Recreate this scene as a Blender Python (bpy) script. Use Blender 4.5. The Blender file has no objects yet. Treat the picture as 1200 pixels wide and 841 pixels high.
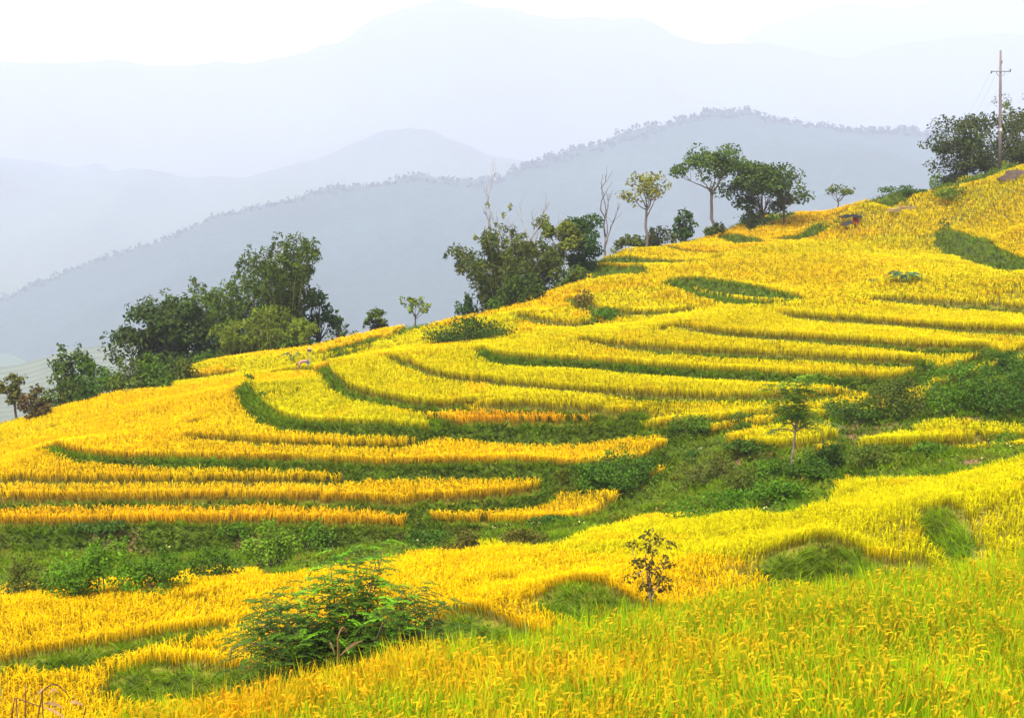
import bpy, math, random
import numpy as np
from mathutils import Vector, Matrix

# ------------------------------------------------------------------ camera, sky, sun, exposure
sc = bpy.context.scene
CAM_Z = 30.0
F_PX, U0, V0, V_H = 1700.0, 600.0, 420.5, 150.0          # focal length and centre in photo pixels, horizon row
PITCH = math.atan((V0 - V_H) / F_PX)
cam_d = bpy.data.cameras.new('camera')
cam = bpy.data.objects.new('camera', cam_d)
sc.collection.objects.link(cam)
cam.location = (0, 0, CAM_Z)
cam.rotation_euler = (math.pi / 2 - PITCH, 0, 0)
cam_d.sensor_width = 36.0
cam_d.lens = F_PX / 1200.0 * 36.0
cam_d.clip_start = 0.1
cam_d.clip_end = 40000.0
sc.camera = cam

SUN_EL, SUN_AZ = math.radians(56), math.radians(205)      # azimuth clockwise from +Y (view direction)
world = bpy.data.worlds.new('World')
sc.world = world
world.use_nodes = True
wn = world.node_tree
bg = wn.nodes['Background']
sky = wn.nodes.new('ShaderNodeTexSky')
sky.sky_type = 'NISHITA'
sky.sun_disc = False
sky.sun_elevation = SUN_EL
sky.sun_rotation = SUN_AZ
sky.altitude = 600
sky.air_density = 1.0
sky.dust_density = 1.6
sky.ozone_density = 1.2
hs = wn.nodes.new('ShaderNodeHueSaturation')              # thin white overcast: most of the blue is washed out
hs.inputs['Saturation'].default_value = 0.42
hs.inputs['Value'].default_value = 1.0
wn.links.new(sky.outputs[0], hs.inputs['Color'])
wn.links.new(hs.outputs[0], bg.inputs[0])
bg.inputs[1].default_value = 0.085
sun_d = bpy.data.lights.new('sun', 'SUN')
sun_d.energy = 2.6
sun_d.angle = math.radians(16)
sun_d.color = (1.0, 0.94, 0.84)
sun = bpy.data.objects.new('sun', sun_d)
sc.collection.objects.link(sun)
sdir = Vector((math.sin(SUN_AZ) * math.cos(SUN_EL), math.cos(SUN_AZ) * math.cos(SUN_EL), math.sin(SUN_EL)))
sun.rotation_euler = (-sdir).to_track_quat('-Z', 'Y').to_euler()
sun.location = sdir * 200
sc.view_settings.view_transform = 'Standard'
sc.view_settings.look = 'None'
sc.view_settings.gamma = 1.0
sc.view_settings.use_curve_mapping = False
sc.view_settings.exposure = 2.45
sc.cycles.use_denoising = True
sc.cycles.max_bounces = 7
sc.cycles.diffuse_bounces = 3
sc.cycles.transmission_bounces = 4
sc.cycles.volume_bounces = 2
sc.cycles.transparent_max_bounces = 4
sc.cycles.sample_clamp_indirect = 6.0

COL = sc.collection
rng = np.random.default_rng(7)
random.seed(7)

# ------------------------------------------------------------------ helpers
def ray(u, v):
    """world direction through a photo pixel, scaled so that its forward (Y) part is 1"""
    u = np.asarray(u, float); v = np.asarray(v, float)
    cx, cy = (u - U0) / F_PX, -(v - V0) / F_PX
    c, s = math.cos(PITCH), math.sin(PITCH)
    y = c + s * cy
    z = -s + c * cy
    return cx / y, z / y
def at(u, v, D):
    x, z = ray(u, v)
    D = np.asarray(D, float)
    return np.stack([x * D, D + 0 * x, CAM_Z + z * D], -1)
def D_level(u, v, drop):
    x, z = ray(u, v)
    return drop / -z

class TPS:
    def __init__(self, P, val, scale, lam):
        self.P = np.asarray(P, float) / scale; self.s = scale
        n = len(P)
        K = self.phi(((self.P[:, None] - self.P[None]) ** 2).sum(-1)) + lam * np.eye(n)
        Q = np.concatenate([np.ones((n, 1)), self.P], 1)
        A = np.block([[K, Q], [Q.T, np.zeros((3, 3))]])
        self.w = np.linalg.solve(A, np.concatenate([val, np.zeros(3)]))
    @staticmethod
    def phi(r2):
        return 0.5 * r2 * np.log(r2 + 1e-12)
    def __call__(self, X):
        X = np.asarray(X, float) / self.s
        out = np.empty(len(X))
        n = len(self.P)
        for i in range(0, len(X), 20000):
            x = X[i:i + 20000]
            r2 = (x[:, None, 0] - self.P[None, :, 0]) ** 2 + (x[:, None, 1] - self.P[None, :, 1]) ** 2
            out[i:i + 20000] = self.phi(r2) @ self.w[:n] + self.w[n] + x @ self.w[n + 1:]
        return out

def vnoise(x, y, seed=0):
    xi, yi = np.floor(x).astype(np.int64), np.floor(y).astype(np.int64)
    fx, fy = x - xi, y - yi
    fx = fx * fx * (3 - 2 * fx); fy = fy * fy * (3 - 2 * fy)
    def h(a, b):
        n = (a * 374761393 + b * 668265263 + seed * 1274126177) & 0xffffffff
        n = ((n ^ (n >> 13)) * 1103515245) & 0xffffffff
        return ((n ^ (n >> 16)) & 0xffff) / 65535.0
    return (h(xi, yi) * (1 - fx) + h(xi + 1, yi) * fx) * (1 - fy) + (h(xi, yi + 1) * (1 - fx) + h(xi + 1, yi + 1) * fx) * fy
def fbm(x, y, seed=0, oct=4):
    r, a, t = 0, 1.0, 0
    for o in range(oct):
        r = r + a * vnoise(x * 2 ** o, y * 2 ** o, seed + o); t += a; a *= 0.5
    return r / t

def in_poly(x, y, P):
    P = np.asarray(P); c = np.zeros(x.shape, bool)
    j = len(P) - 1
    for i in range(len(P)):
        xi, yi = P[i]; xj, yj = P[j]
        if yi != yj:
            c ^= ((yi > y) != (yj > y)) & (x < (xj - xi) * (y - yi) / (yj - yi) + xi)
        j = i
    return c

def mesh_np(name, V, Fq=None, Ft=None, col=None, smooth=False, mats=None, matidx=None):
    """mesh from arrays: V (n,3), quads (m,4), triangles (k,3), colour per vertex (n,3)"""
    me = bpy.data.meshes.new(name)
    V = np.asarray(V, np.float32)
    loops, starts, n = [], [], 0
    nf = 0
    if Fq is not None and len(Fq):
        Fq = np.asarray(Fq, np.int32); loops.append(Fq.ravel()); starts.append(n + 4 * np.arange(len(Fq))); n += 4 * len(Fq); nf += len(Fq)
    if Ft is not None and len(Ft):
        Ft = np.asarray(Ft, np.int32); loops.append(Ft.ravel()); starts.append(n + 3 * np.arange(len(Ft))); n += 3 * len(Ft); nf += len(Ft)
    me.vertices.add(len(V)); me.vertices.foreach_set('co', V.ravel())
    me.loops.add(n); me.loops.foreach_set('vertex_index', np.concatenate(loops))
    me.polygons.add(nf); me.polygons.foreach_set('loop_start', np.concatenate(starts).astype(np.int32))
    if matidx is not None:
        me.polygons.foreach_set('material_index', np.asarray(matidx, np.int32))
    me.polygons.foreach_set('use_smooth', np.full(nf, smooth))
    me.update(calc_edges=True)
    if col is not None:
        a = me.color_attributes.new('Col', 'FLOAT_COLOR', 'POINT')
        c4 = np.ones((len(V), 4), np.float32); c4[:, :3] = col
        a.data.foreach_set('color', c4.ravel())
    for m in (mats or []):
        me.materials.append(m)
    return me

def obj(name, me, parent=None, loc=(0, 0, 0), rz=0.0):
    o = bpy.data.objects.new(name, me)
    COL.objects.link(o)
    o.location = loc
    o.rotation_euler = (0, 0, rz)
    if parent is not None:
        o.parent = parent
    return o
def tag(o, label=None, cat=None, group=None, kind=None):
    if label: o['label'] = label
    if cat: o['category'] = cat
    if group: o['group'] = group
    if kind: o['kind'] = kind
    return o
def thing(name, label, cat, loc, rz=0.0, group=None):
    return tag(obj(name, None, None, loc, rz), label, cat, group)

class MB:
    """collects verts / faces with a colour per vertex"""
    def __init__(self): self.V, self.Q, self.T, self.C, self.n = [], [], [], [], 0
    def add(self, V, Q=None, T=None, C=(0.5, 0.5, 0.5)):
        V = np.asarray(V, float)
        self.V.append(V)
        if Q is not None and len(Q): self.Q.append(np.asarray(Q) + self.n)
        if T is not None and len(T): self.T.append(np.asarray(T) + self.n)
        C = np.asarray(C, float)
        self.C.append(np.broadcast_to(C, (len(V), 3)))
        self.n += len(V)
    def tube(self, pts, rad, seg=6, C=(0.5, 0.5, 0.5)):
        pts = np.asarray(pts, float); k = len(pts)
        rad = np.broadcast_to(np.asarray(rad, float), (k,))
        tan = np.gradient(pts, axis=0); tan /= np.linalg.norm(tan, axis=1, keepdims=True) + 1e-9
        ref = np.array([0.0, 0, 1]) if abs(tan[:, 2]).mean() < 0.8 else np.array([1.0, 0, 0])
        a = np.cross(tan, ref); a /= np.linalg.norm(a, axis=1, keepdims=True) + 1e-9
        b = np.cross(tan, a)
        th = np.arange(seg) * 2 * math.pi / seg
        V = pts[:, None] + rad[:, None, None] * (np.cos(th)[None, :, None] * a[:, None] + np.sin(th)[None, :, None] * b[:, None])
        Q = [(i * seg + j, i * seg + (j + 1) % seg, (i + 1) * seg + (j + 1) % seg, (i + 1) * seg + j) for i in range(k - 1) for j in range(seg)]
        T = [(0, j + 1, j) for j in range(1, seg - 1)] + [((k - 1) * seg, (k - 1) * seg + j, (k - 1) * seg + j + 1) for j in range(1, seg - 1)]
        self.add(V.reshape(-1, 3), Q, T, C)
    def box(self, c, size, C=(0.5, 0.5, 0.5), R=None):
        s = np.array([(x, y, z) for x in (-.5, .5) for y in (-.5, .5) for z in (-.5, .5)]) * np.asarray(size)
        if R is not None: s = s @ np.asarray(R).T
        self.add(s + np.asarray(c), [(0, 1, 3, 2), (4, 6, 7, 5), (0, 4, 5, 1), (2, 3, 7, 6), (0, 2, 6, 4), (1, 5, 7, 3)], None, C)
    def mesh(self, name, mat, smooth=False):
        return mesh_np(name, np.concatenate(self.V), np.concatenate(self.Q) if self.Q else None, np.concatenate(self.T) if self.T else None,
                       np.concatenate(self.C), smooth, [mat])
    def build(self, name, mat, parent=None, smooth=False, loc=(0, 0, 0)):
        return obj(name, self.mesh(name, mat, smooth), parent, loc)

# ------------------------------------------------------------------ materials
def new_mat(name):
    m = bpy.data.materials.new(name); m.use_nodes = True
    nt = m.node_tree; nt.nodes.clear()
    out = nt.nodes.new('ShaderNodeOutputMaterial')
    return m, nt, out
def leaf_mat(name, transl=0.35, rough=0.6, gloss=0.0, nscale=3.0, namp=0.25):
    m, nt, out = new_mat(name)
    at_ = nt.nodes.new('ShaderNodeAttribute'); at_.attribute_name = 'Col'
    tc = nt.nodes.new('ShaderNodeTexCoord')
    no = nt.nodes.new('ShaderNodeTexNoise'); no.inputs['Scale'].default_value = nscale; no.inputs['Detail'].default_value = 3
    nt.links.new(tc.outputs['Object'], no.inputs['Vector'])
    mr = nt.nodes.new('ShaderNodeMapRange'); mr.inputs[1].default_value = 0.3; mr.inputs[2].default_value = 0.7
    mr.inputs[3].default_value = 1 - namp; mr.inputs[4].default_value = 1 + namp
    nt.links.new(no.outputs['Fac'], mr.inputs[0])
    mul = nt.nodes.new('ShaderNodeVectorMath'); mul.operation = 'SCALE'
    nt.links.new(at_.outputs['Color'], mul.inputs[0]); nt.links.new(mr.outputs[0], mul.inputs['Scale'])
    d = nt.nodes.new('ShaderNodeBsdfPrincipled'); d.inputs['Roughness'].default_value = rough
    d.inputs['Specular IOR Level'].default_value = gloss
    t = nt.nodes.new('ShaderNodeBsdfTranslucent')
    nt.links.new(mul.outputs[0], d.inputs['Base Color']); nt.links.new(mul.outputs[0], t.inputs['Color'])
    mx = nt.nodes.new('ShaderNodeMixShader'); mx.inputs[0].default_value = transl
    nt.links.new(d.outputs[0], mx.inputs[1]); nt.links.new(t.outputs[0], mx.inputs[2])
    nt.links.new(mx.outputs[0], out.inputs[0])
    return m
def solid_mat(name, rough=0.8, nscale=8.0, namp=0.3, bump=0.3, metal=0.0, spec=0.2):
    """colour comes from the mesh, broken up by a noise"""
    m, nt, out = new_mat(name)
    at_ = nt.nodes.new('ShaderNodeAttribute'); at_.attribute_name = 'Col'
    tc = nt.nodes.new('ShaderNodeTexCoord')
    no = nt.nodes.new('ShaderNodeTexNoise'); no.inputs['Scale'].default_value = nscale; no.inputs['Detail'].default_value = 6
    nt.links.new(tc.outputs['Object'], no.inputs['Vector'])
    mr = nt.nodes.new('ShaderNodeMapRange'); mr.inputs[1].default_value = 0.3; mr.inputs[2].default_value = 0.7
    mr.inputs[3].default_value = 1 - namp; mr.inputs[4].default_value = 1 + namp
    nt.links.new(no.outputs['Fac'], mr.inputs[0])
    mul = nt.nodes.new('ShaderNodeVectorMath'); mul.operation = 'SCALE'
    nt.links.new(at_.outputs['Color'], mul.inputs[0]); nt.links.new(mr.outputs[0], mul.inputs['Scale'])
    d = nt.nodes.new('ShaderNodeBsdfPrincipled'); d.inputs['Roughness'].default_value = rough
    d.inputs['Metallic'].default_value = metal; d.inputs['Specular IOR Level'].default_value = spec
    nt.links.new(mul.outputs[0], d.inputs['Base Color'])
    if bump:
        b = nt.nodes.new('ShaderNodeBump'); b.inputs['Strength'].default_value = bump; b.inputs['Distance'].default_value = 0.05
        nt.links.new(no.outputs['Fac'], b.inputs['Height']); nt.links.new(b.outputs[0], d.inputs['Normal'])
    nt.links.new(d.outputs[0], out.inputs[0])
    return m
M_RICE = leaf_mat('rice', 0.36, 0.7, 0.0, 1.3, 0.16)
M_GRASS = leaf_mat('grass', 0.35, 0.7, 0.0, 0.9, 0.3)
M_LEAF = leaf_mat('leaf', 0.3, 0.6, 0.08, 0.8, 0.22)
M_BARK = solid_mat('bark', 0.9, 6.0, 0.35, 0.5)
M_GROUND = solid_mat('soil_and_turf', 0.95, 1.6, 0.35, 0.6)
M_HILL = solid_mat('far_forest', 0.95, 0.055, 0.35, 0.0)
M_CLOTH = solid_mat('cloth', 0.85, 12.0, 0.15, 0.1)
M_WOOD = solid_mat('weathered_wood', 0.85, 9.0, 0.3, 0.3)
M_CONCRETE = solid_mat('concrete', 0.85, 5.0, 0.18, 0.2)
M_METAL = solid_mat('dull_metal', 0.5, 5.0, 0.15, 0.0, 0.6)
M_STRAW = leaf_mat('dry_straw', 0.2, 0.7, 0.05, 6.0, 0.3)
M_ROCK = solid_mat('rock', 0.9, 3.0, 0.35, 0.8)

# ------------------------------------------------------------------ the lie of the land
# front edges of the terraces: photo pixels of the crop's lip with the drop below it in pixels; level = metres below the camera
EDGES = {
 'E1': (17.2, [(-60,600,40),(100,600,42),(250,598,42),(400,598,40),(470,597,34),(484,590,20)]),
 'E2': (17.3, [(489,585,14),(496,592,32),(540,595,36),(600,596,36),(680,593,34),(712,586,26),(724,575,16)]),
 'E3': (17.0, [(-60,578,14),(100,577,14),(300,574,14),(420,577,16),(470,576,18),(540,573,22),(610,566,24),(640,557,22),(646,549,14)]),
 'E4': (16.65, [(-60,555,8),(150,553,8),(300,551,9),(395,552,9),(422,547,6)]),
 'E5': (16.2, [(56,511,6),(75,521,11),(110,527,13),(200,530,15),(300,531,15),(400,533,15),(430,534,20),(560,533,25),(640,531,25),(700,531,26),(750,528,26),(774,520,24)]),
 'E6': (15.85, [(222,501,3),(240,504,5),(300,508,6),(400,509,7),(480,508,7),(493,503,5)]),
 'E7': (15.45, [(506,481,6),(520,487,22),(600,488,26),(700,488,26),(742,487,26),(755,480,20)]),
 'E8': (15.4, [(284,441,8),(296,452,12),(305,465,14),(320,480,16),(340,487,15),(420,490,15),(490,490,15),(512,487,10)]),
 'E9': (14.9, [(548,466,3),(600,469,6),(680,471,7),(735,474,9),(760,480,14),(830,480,15),(890,475,15),(950,471,15),(1000,467,15),(1018,457,12)]),
 'E10': (15.0, [(383,418,6),(388,431,10),(400,442,12),(430,452,13),(465,460,13),(510,466,13),(548,465,8)]),
 'E11': (14.5, [(453,410,3),(480,417,6),(507,428,9),(520,431,6),(580,438,7),(650,446,8),(700,449,8),(760,452,8),(830,455,8),(900,456,8),(960,453,8),(985,447,6)]),
 'E12': (13.95, [(563,401,6),(570,408,13),(620,411,14),(700,415,14),(760,420,15),(850,425,16),(950,430,17),(1040,432,18),(1075,430,18),(1084,422,14)]),
 'E13': (13.45, [(688,390,3),(710,394,8),(760,398,9),(850,404,10),(950,408,10),(1020,412,12),(1100,415,15),(1148,412,15),(1163,404,12)]),
 'E14': (12.95, [(786,373,3),(810,377,8),(860,382,10),(920,386,10),(1000,391,11),(1080,396,12),(1150,398,14),(1250,394,15)]),
 'E15': (12.55, [(916,359,3),(935,362,9),(1000,366,10),(1060,370,10),(1120,375,10),(1250,381,11)]),
 'E16': (12.15, [(1018,344,3),(1035,342,10),(1080,344,11),(1140,348,11),(1250,356,11)]),
 'E17': (13.7, [(606,361,3),(630,367,7),(660,371,8),(680,372,9),(692,369,6)]),
 'E18': (13.15, [(670,343,6),(682,350,10),(697,354,8),(720,357,8),(760,359,8),(800,358,6),(816,355,3)]),
 'E19': (12.25, [(781,327,3),(800,318,14),(830,322,22),(860,326,24),(890,331,20),(920,339,10),(938,345,3)]),
 'E20': (12.25, [(692,300,10),(712,297,18),(735,298,18),(757,300,12),(775,302,5),(820,302,3)]),
 'E21': (11.95, [(778,285,2),(800,289,4),(850,292,3)]),
 'E22': (11.5, [(843,273,8),(860,271,12),(880,276,8),(894,281,3)]),
 'E23': (10.9, [(912,275,7),(935,272,9),(955,268,9),(975,262,9),(998,259,6)]),
 'E25': (10.5, [(1094,272,4),(1105,264,16),(1125,270,22),(1150,281,25),(1175,291,24),(1200,300,16),(1230,310,6)]),
 'E26': (6.9, [(1012,229,5),(1030,221,10),(1060,222,12),(1090,219,14),(1112,213,10)]),
 'E27': (5.0, [(1108,209,8),(1135,203,14),(1165,199,13),(1200,199,12),(1250,196,9)]),
 'E28': (10.2, [(878,251,5),(905,246,8),(937,246,4)]),
 'E30': (18.25, [(216,433,6),(240,435,7),(262,433,6),(278,427,3)]),
 'E31': (16.6, [(320,431,3),(335,427,7),(370,428,6)]),
 'E32': (16.5, [(376,406,6),(400,402,8),(420,398,9),(440,391,5)]),
 'F1': (12.7, [(10,756,5),(60,750,15),(120,742,16),(180,734,13),(230,728,8),(264,722,3)]),
 'F2': (12.15, [(150,757,12),(170,756,24),(200,762,27),(250,768,26),(310,772,20)]),
 'F3': (11.7, [(538,699,14),(552,704,30),(580,711,30),(610,720,26),(645,731,16)]),
 'F4': (11.3, [(666,666,14),(682,668,28),(720,683,30),(750,697,30),(780,709,22)]),
 'F5': (10.75, [(898,630,16),(915,627,40),(940,622,52),(962,611,62),(985,618,54),(1010,632,38),(1040,650,22),(1068,660,10)]),
 'F6': (10.25, [(1096,580,4),(1105,584,16),(1125,599,22),(1138,618,18),(1142,642,8)]),
 'G1': (13.0, [(1008,507,8),(1030,508,14),(1060,507,16),(1120,504,18),(1250,497,18)]),
 'G2': (14.45, [(854,500,10),(868,508,15),(900,512,16),(935,511,16),(970,505,12),(985,496,8)]),
}
# more sightings of the ground: (u, v, metres below the camera), crop on it
FIELD_PTS = [(1000,332,12.2),(1000,300,11.6),(1000,275,10.6),(900,300,11.9),(1100,300,11.3),(1100,330,11.8),(1200,330,11.3),(1060,325,11.75),
 (1200,262,9.0),(1200,237,7.4),(1172,188,3.6),(1120,240,7.9),(1060,245,8.9),(1000,240,8.8),(950,252,9.9),(870,262,10.8),(930,285,11.3),
 (760,287,12.0),(720,292,12.35),(720,322,12.5),(740,335,12.7),(640,342,14.0),(640,352,13.9),(600,380,14.1),(560,375,14.9),(560,395,14.5),
 (500,385,15.9),(480,400,15.4),(450,382,16.9),(430,394,16.7),(405,394,17.5),(350,407,17.6),(300,413,18.1),(240,420,18.5),(320,445,16.2),
 (250,452,17.2),(150,452,18.3),(100,462,18.9),(50,480,19.4),(0,493,20.3),(0,515,19.0),(0,540,17.4),(-60,515,19.6),(100,495,17.9),(200,482,16.7),(150,517,16.5),
 (650,395,13.8),(640,430,14.35),(450,430,14.9),(450,475,15.35),(380,460,15.7),(850,360,12.9),(750,380,13.4),(1200,405,13.0),
 (100,720,12.9),(0,698,13.4),(150,693,13.3),(300,670,13.4),(450,667,12.9),(640,636,13.2),(700,618,13.3),(600,680,12.3),(500,700,12.4),(60,770,13.0),(150,800,12.7),(0,800,12.9),(30,841,12.6),
 (800,640,12.1),(880,606,12.4),(800,680,11.8),(980,562,12.6),(1060,605,10.95),(1040,580,11.5),(1200,600,9.9),(1200,538,10.6),(1120,553,11.7),(1250,530,10.2),(900,690,11.7),(1250,640,9.7)]
# bare or weedy ground in the gully
GULLY_PTS = [(0,650,18.1),(-60,670,17.2),(250,640,18.4),(250,655,18.1),(100,682,17.0),(100,640,18.4),(450,640,17.8),(600,622,17.3),(700,602,17.0),(800,560,16.5),(790,590,15.8),
 (850,588,14.9),(900,540,15.5),(1000,540,14.0),(1120,540,12.9),(1200,520,12.4),(1100,462,13.6),(1200,440,13.2),(1200,415,13.2),(1000,485,15.0),(930,478,14.9),(850,492,15.8),(760,502,16.1),(820,530,16.1),(1100,490,13.6),(1250,430,13.1)]
# foreground paddy (forward distances known from the size of the panicles)
NEAR_PTS = [(100,838,22.5),(300,788,24),(520,748,25.5),(700,715,27),(850,692,28.5),(1000,672,30),(1100,658,31),(1200,645,32),(1320,628,33),
 (600,841,17.5),(1200,841,15.5),(300,841,20.5),(900,760,21.5),(1200,740,21.5),(600,1100,11),(1200,1100,10),(100,1000,15),(0,1300,9),(900,1500,6)]
def RICE_H(D):                                              # crop height: shorter in the lower fields
    return 0.56 + 0.22 * float(np.clip((D - 48) / 14, 0, 1))

iu, iv, iD = [], [], []
for k, (lev, P) in EDGES.items():
    for (u, v, b) in P:
        iu.append(u); iv.append(v); iD.append(D_level(u, v, lev))
for (u, v, d) in FIELD_PTS + GULLY_PTS:
    iu.append(u); iv.append(v); iD.append(D_level(u, v, d))
IMG = TPS(np.stack([iu, iv], 1), np.log(np.array(iD)), 400.0, 0.004)
def depth(u, v):
    return np.exp(IMG(np.stack([np.atleast_1d(np.asarray(u, float)), np.atleast_1d(np.asarray(v, float))], 1)))
def seen(u, v):
    """ground (or crop-top) point seen at a photo pixel of the far hillside"""
    return at(np.atleast_1d(np.asarray(u, float)), np.atleast_1d(np.asarray(v, float)), depth(u, v))

wp = []                                                     # world control points of the ground
edges3 = {}
for k, (lev, P) in EDGES.items():
    P = np.array(P, float)
    t = np.concatenate([[0], np.cumsum(np.hypot(*np.diff(P[:, :2], axis=0).T))])
    tt = np.linspace(0, t[-1], max(6, int(t[-1] / 12)))
    Q = np.stack([np.interp(tt, t, P[:, i]) for i in range(3)], 1)
    if len(Q) > 8:                                          # round the corners of the trace
        for _ in range(2):
            Q[1:-1] = 0.25 * Q[:-2] + 0.5 * Q[1:-1] + 0.25 * Q[2:]
    # a terrace lip runs level; near the crest, where the view grazes the land, the smooth lie of the land decides
    D = depth(Q[:, 0], Q[:, 1]) if k in ('E19', 'E20', 'E21', 'E22', 'E23', 'E25', 'E26', 'E27', 'E28', 'E30', 'E31', 'E32') else D_level(Q[:, 0], Q[:, 1], lev)
    W = at(Q[:, 0], Q[:, 1], D)
    dz = np.clip(Q[:, 2] * D / F_PX * (0.92 if k in ('E8', 'E9', 'E10', 'E11', 'E12', 'E13', 'E14', 'E15', 'E16', 'E17', 'E18') else 0.76) + (.34 * np.clip(Q[:, 2] / 20, 0, 1) if k[0] == 'F' else 0), 0.05, 2.2)
    edges3[k] = (W, dz)
    for i in range(0, len(W), 2):
        wp.append((W[i, 0], W[i, 1], W[i, 2] - RICE_H(W[i, 1]) - dz[i] / 2))
for (u, v, d) in FIELD_PTS:
    p = at(u, v, depth(u, v)[0]); wp.append((p[0], p[1], p[2] - RICE_H(p[1])))
for (u, v, d) in GULLY_PTS:
    p = at(u, v, depth(u, v)[0]); wp.append((p[0], p[1], p[2] - 0.35))
for (u, v, d) in NEAR_PTS:
    p = at(u, v, d); wp.append((p[0], p[1], p[2] - 0.95))
CREST = [(-60,500),(0,491),(60,475),(110,459),(150,450),(200,446),(214,437),(222,425),(260,413),(330,405),(375,397),(400,391),(430,386),(470,376),(520,368),(560,362),(600,349),(640,333),(690,311),
 (706,296),(740,290),(780,283),(830,270),(870,260),(905,247),(960,238),(1030,222),(1090,207),(1140,198),(1172,187),(1200,184),(1270,174)]
for i, (u, v) in enumerate(CREST):
    if i % 2 == 0:
        D = depth(u, v)[0]; p = at(u, v, D)
        for dd, dr in ((12, 3.2), (30, 11), (60, 28)):
            q = p * np.array([1 + dd / D, 1 + dd / D, 0]); wp.append((q[0] - dd * 0.15, q[1], p[2] - dr - 0.5))
wp = np.array(wp)
WORLD = TPS(wp[:, :2], wp[:, 2], 40.0, 0.002)

def edge_field(x, y, W, reach=60.0):
    """signed distance (+ behind the lip), index along the edge and how far past its ends"""
    n = len(W) - 1
    best = np.full(x.shape, 1e9); sg = np.zeros(x.shape); par = np.zeros(x.shape); over = np.zeros(x.shape)
    for i in range(n):
        ax, ay = W[i, :2]; bx, by = W[i + 1, :2]
        ex, ey = bx - ax, by - ay; L2 = ex * ex + ey * ey + 1e-9
        t = ((x - ax) * ex + (y - ay) * ey) / L2
        tc = np.clip(t, 0, 1)
        dx, dy = x - (ax + tc * ex), y - (ay + tc * ey)
        d = np.hypot(dx, dy)
        m = d < best
        best = np.where(m, d, best)
        s = np.where(ex * (y - ay) - ey * (x - ax) >= 0, 1.0, -1.0)
        sg = np.where(m, s, sg); par = np.where(m, i + tc, par)
        L = math.sqrt(L2)
        ov = np.zeros(x.shape)
        if i == 0: ov = np.where(t < 0, -t * L, ov)
        if i == n - 1: ov = np.where(t > 1, (t - 1) * L, ov)
        over = np.where(m, ov, over)
    return best * sg, par, over

BUND = {'E1': .15, 'E2': .15, 'E3': .12, 'E5': .26, 'E7': .2, 'E8': .34, 'E10': .1, 'E12': .16, 'E18': .1, 'E19': .35, 'E20': .4, 'E22': .4, 'E23': .35, 'E25': .4, 'E26': .35, 'E27': .3, 'E28': .3,
        'F1': .10, 'F2': .12, 'F3': .12, 'F4': .12, 'F5': .12, 'F6': .08, 'E32': .3, 'E31': .2}      # grassy rim along the lip, metres
def terrace_step(x, y):
    """what the terracing adds to the smooth hillside, the nearest edge in front, and the bank mask"""
    h = np.zeros(x.shape); bank = np.zeros(x.shape); plot = np.full(x.shape, -1); best = np.full(x.shape, 1e9)
    for ki, (k, (W, dz)) in enumerate(edges3.items()):
        R = 14.0
        m = (x > W[:, 0].min() - R) & (x < W[:, 0].max() + R) & (y > W[:, 1].min() - R) & (y < W[:, 1].max() + R)
        if not m.any(): continue
        xs, ys = x[m], y[m]
        s, par, over = edge_field(xs, ys, W)
        a = np.interp(par, np.arange(len(dz)), dz)
        fade = np.exp(-(over / 0.9) ** 2)
        wb = 0.30 + 0.32 * a                                 # plan width of the bank below the lip
        up = np.exp(-np.clip(s, 0, None) / 2.2) * 0.5
        dn = -np.exp(-np.clip(-s - wb, 0, None) / 2.2) * 0.5
        ramp = np.clip(-s / wb, 0, 1)
        prof = np.where(s >= 0, up, np.where(s > -wb, 0.5 - ramp, dn))
        bd = BUND.get(k, 0.0)
        h[m] += a * fade * prof + bd * fade * np.clip(a / .3, 0, 1) * np.exp(-(np.clip(s - .12, 0, None) / .20) ** 2 - (np.clip(-s - .05, 0, None) / (.25 + wb * .6)) ** 2)
        extra = 0.12 + np.clip(a - 0.4, 0, 1.5) * 0.5 + bd * .5 + (.40 if k in ('F2', 'F3', 'F4', 'F5') else 0)         # turf kept clear of crop at the foot
        bk = (s < 0.08 + .20 * (bd > 0.12)) & (s > -wb - extra) & (over < 0.5)
        bank[m] = np.maximum(bank[m], np.where(bk, np.clip(a / 0.25, 0.35, 1.0), 0))
        b = best[m]; p = plot[m]
        c = (s > 0) & (s < b) & (over < 0.5)
        if k == 'E7': c &= (s < 1.6) & (over <= 0) & (par < len(W) - 2)      # the orange strip is shallow
        b[c] = s[c]; p[c] = ki
        best[m] = b; plot[m] = p
    return h, bank, plot

# where no crop stands: the weedy gully, the shoulder beyond the crest, turf patches
def wpoly(P):
    P = np.array(P, float); return seen(P[:, 0], P[:, 1])[:, :2]
GULLY = [(722,569),(662,571),(652,563),(650,549),(660,546),(772,543),(782,530),(778,514),(768,500),(759,490),(850,491),(895,488),(950,486),(1018,474),(1024,455),(1084,446),(1092,428),(1162,422),(1170,407),(1290,405),
 (1290,525),(1200,530),(1155,545),(1110,551),(985,557),(972,575),(920,592),(860,599),(760,606),(695,615),(650,631),(560,644),(430,660),(320,663),(240,665),(210,675),(60,689),(-80,694)]
GULLY_W = np.concatenate([[[-60, edges3['E1'][0][0, 1]]], edges3['E1'][0][:, :2] - (0, .1), edges3['E2'][0][:, :2] - (0, .1), wpoly(GULLY)])
ISLES = [wpoly(P) for P in ([(1012,512),(1010,503),(1040,497),(1100,492),(1290,484),(1290,505),(1100,511)], [(853,508),(856,500),(880,496),(940,494),(974,494),(986,498),(970,510),(920,516),(870,514)])]
CREST_W = np.concatenate([seen(*np.array(CREST, float).T)[:, :2], [[120, 100], [120, -20], [-90, -20], [-90, 90]]])
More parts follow.
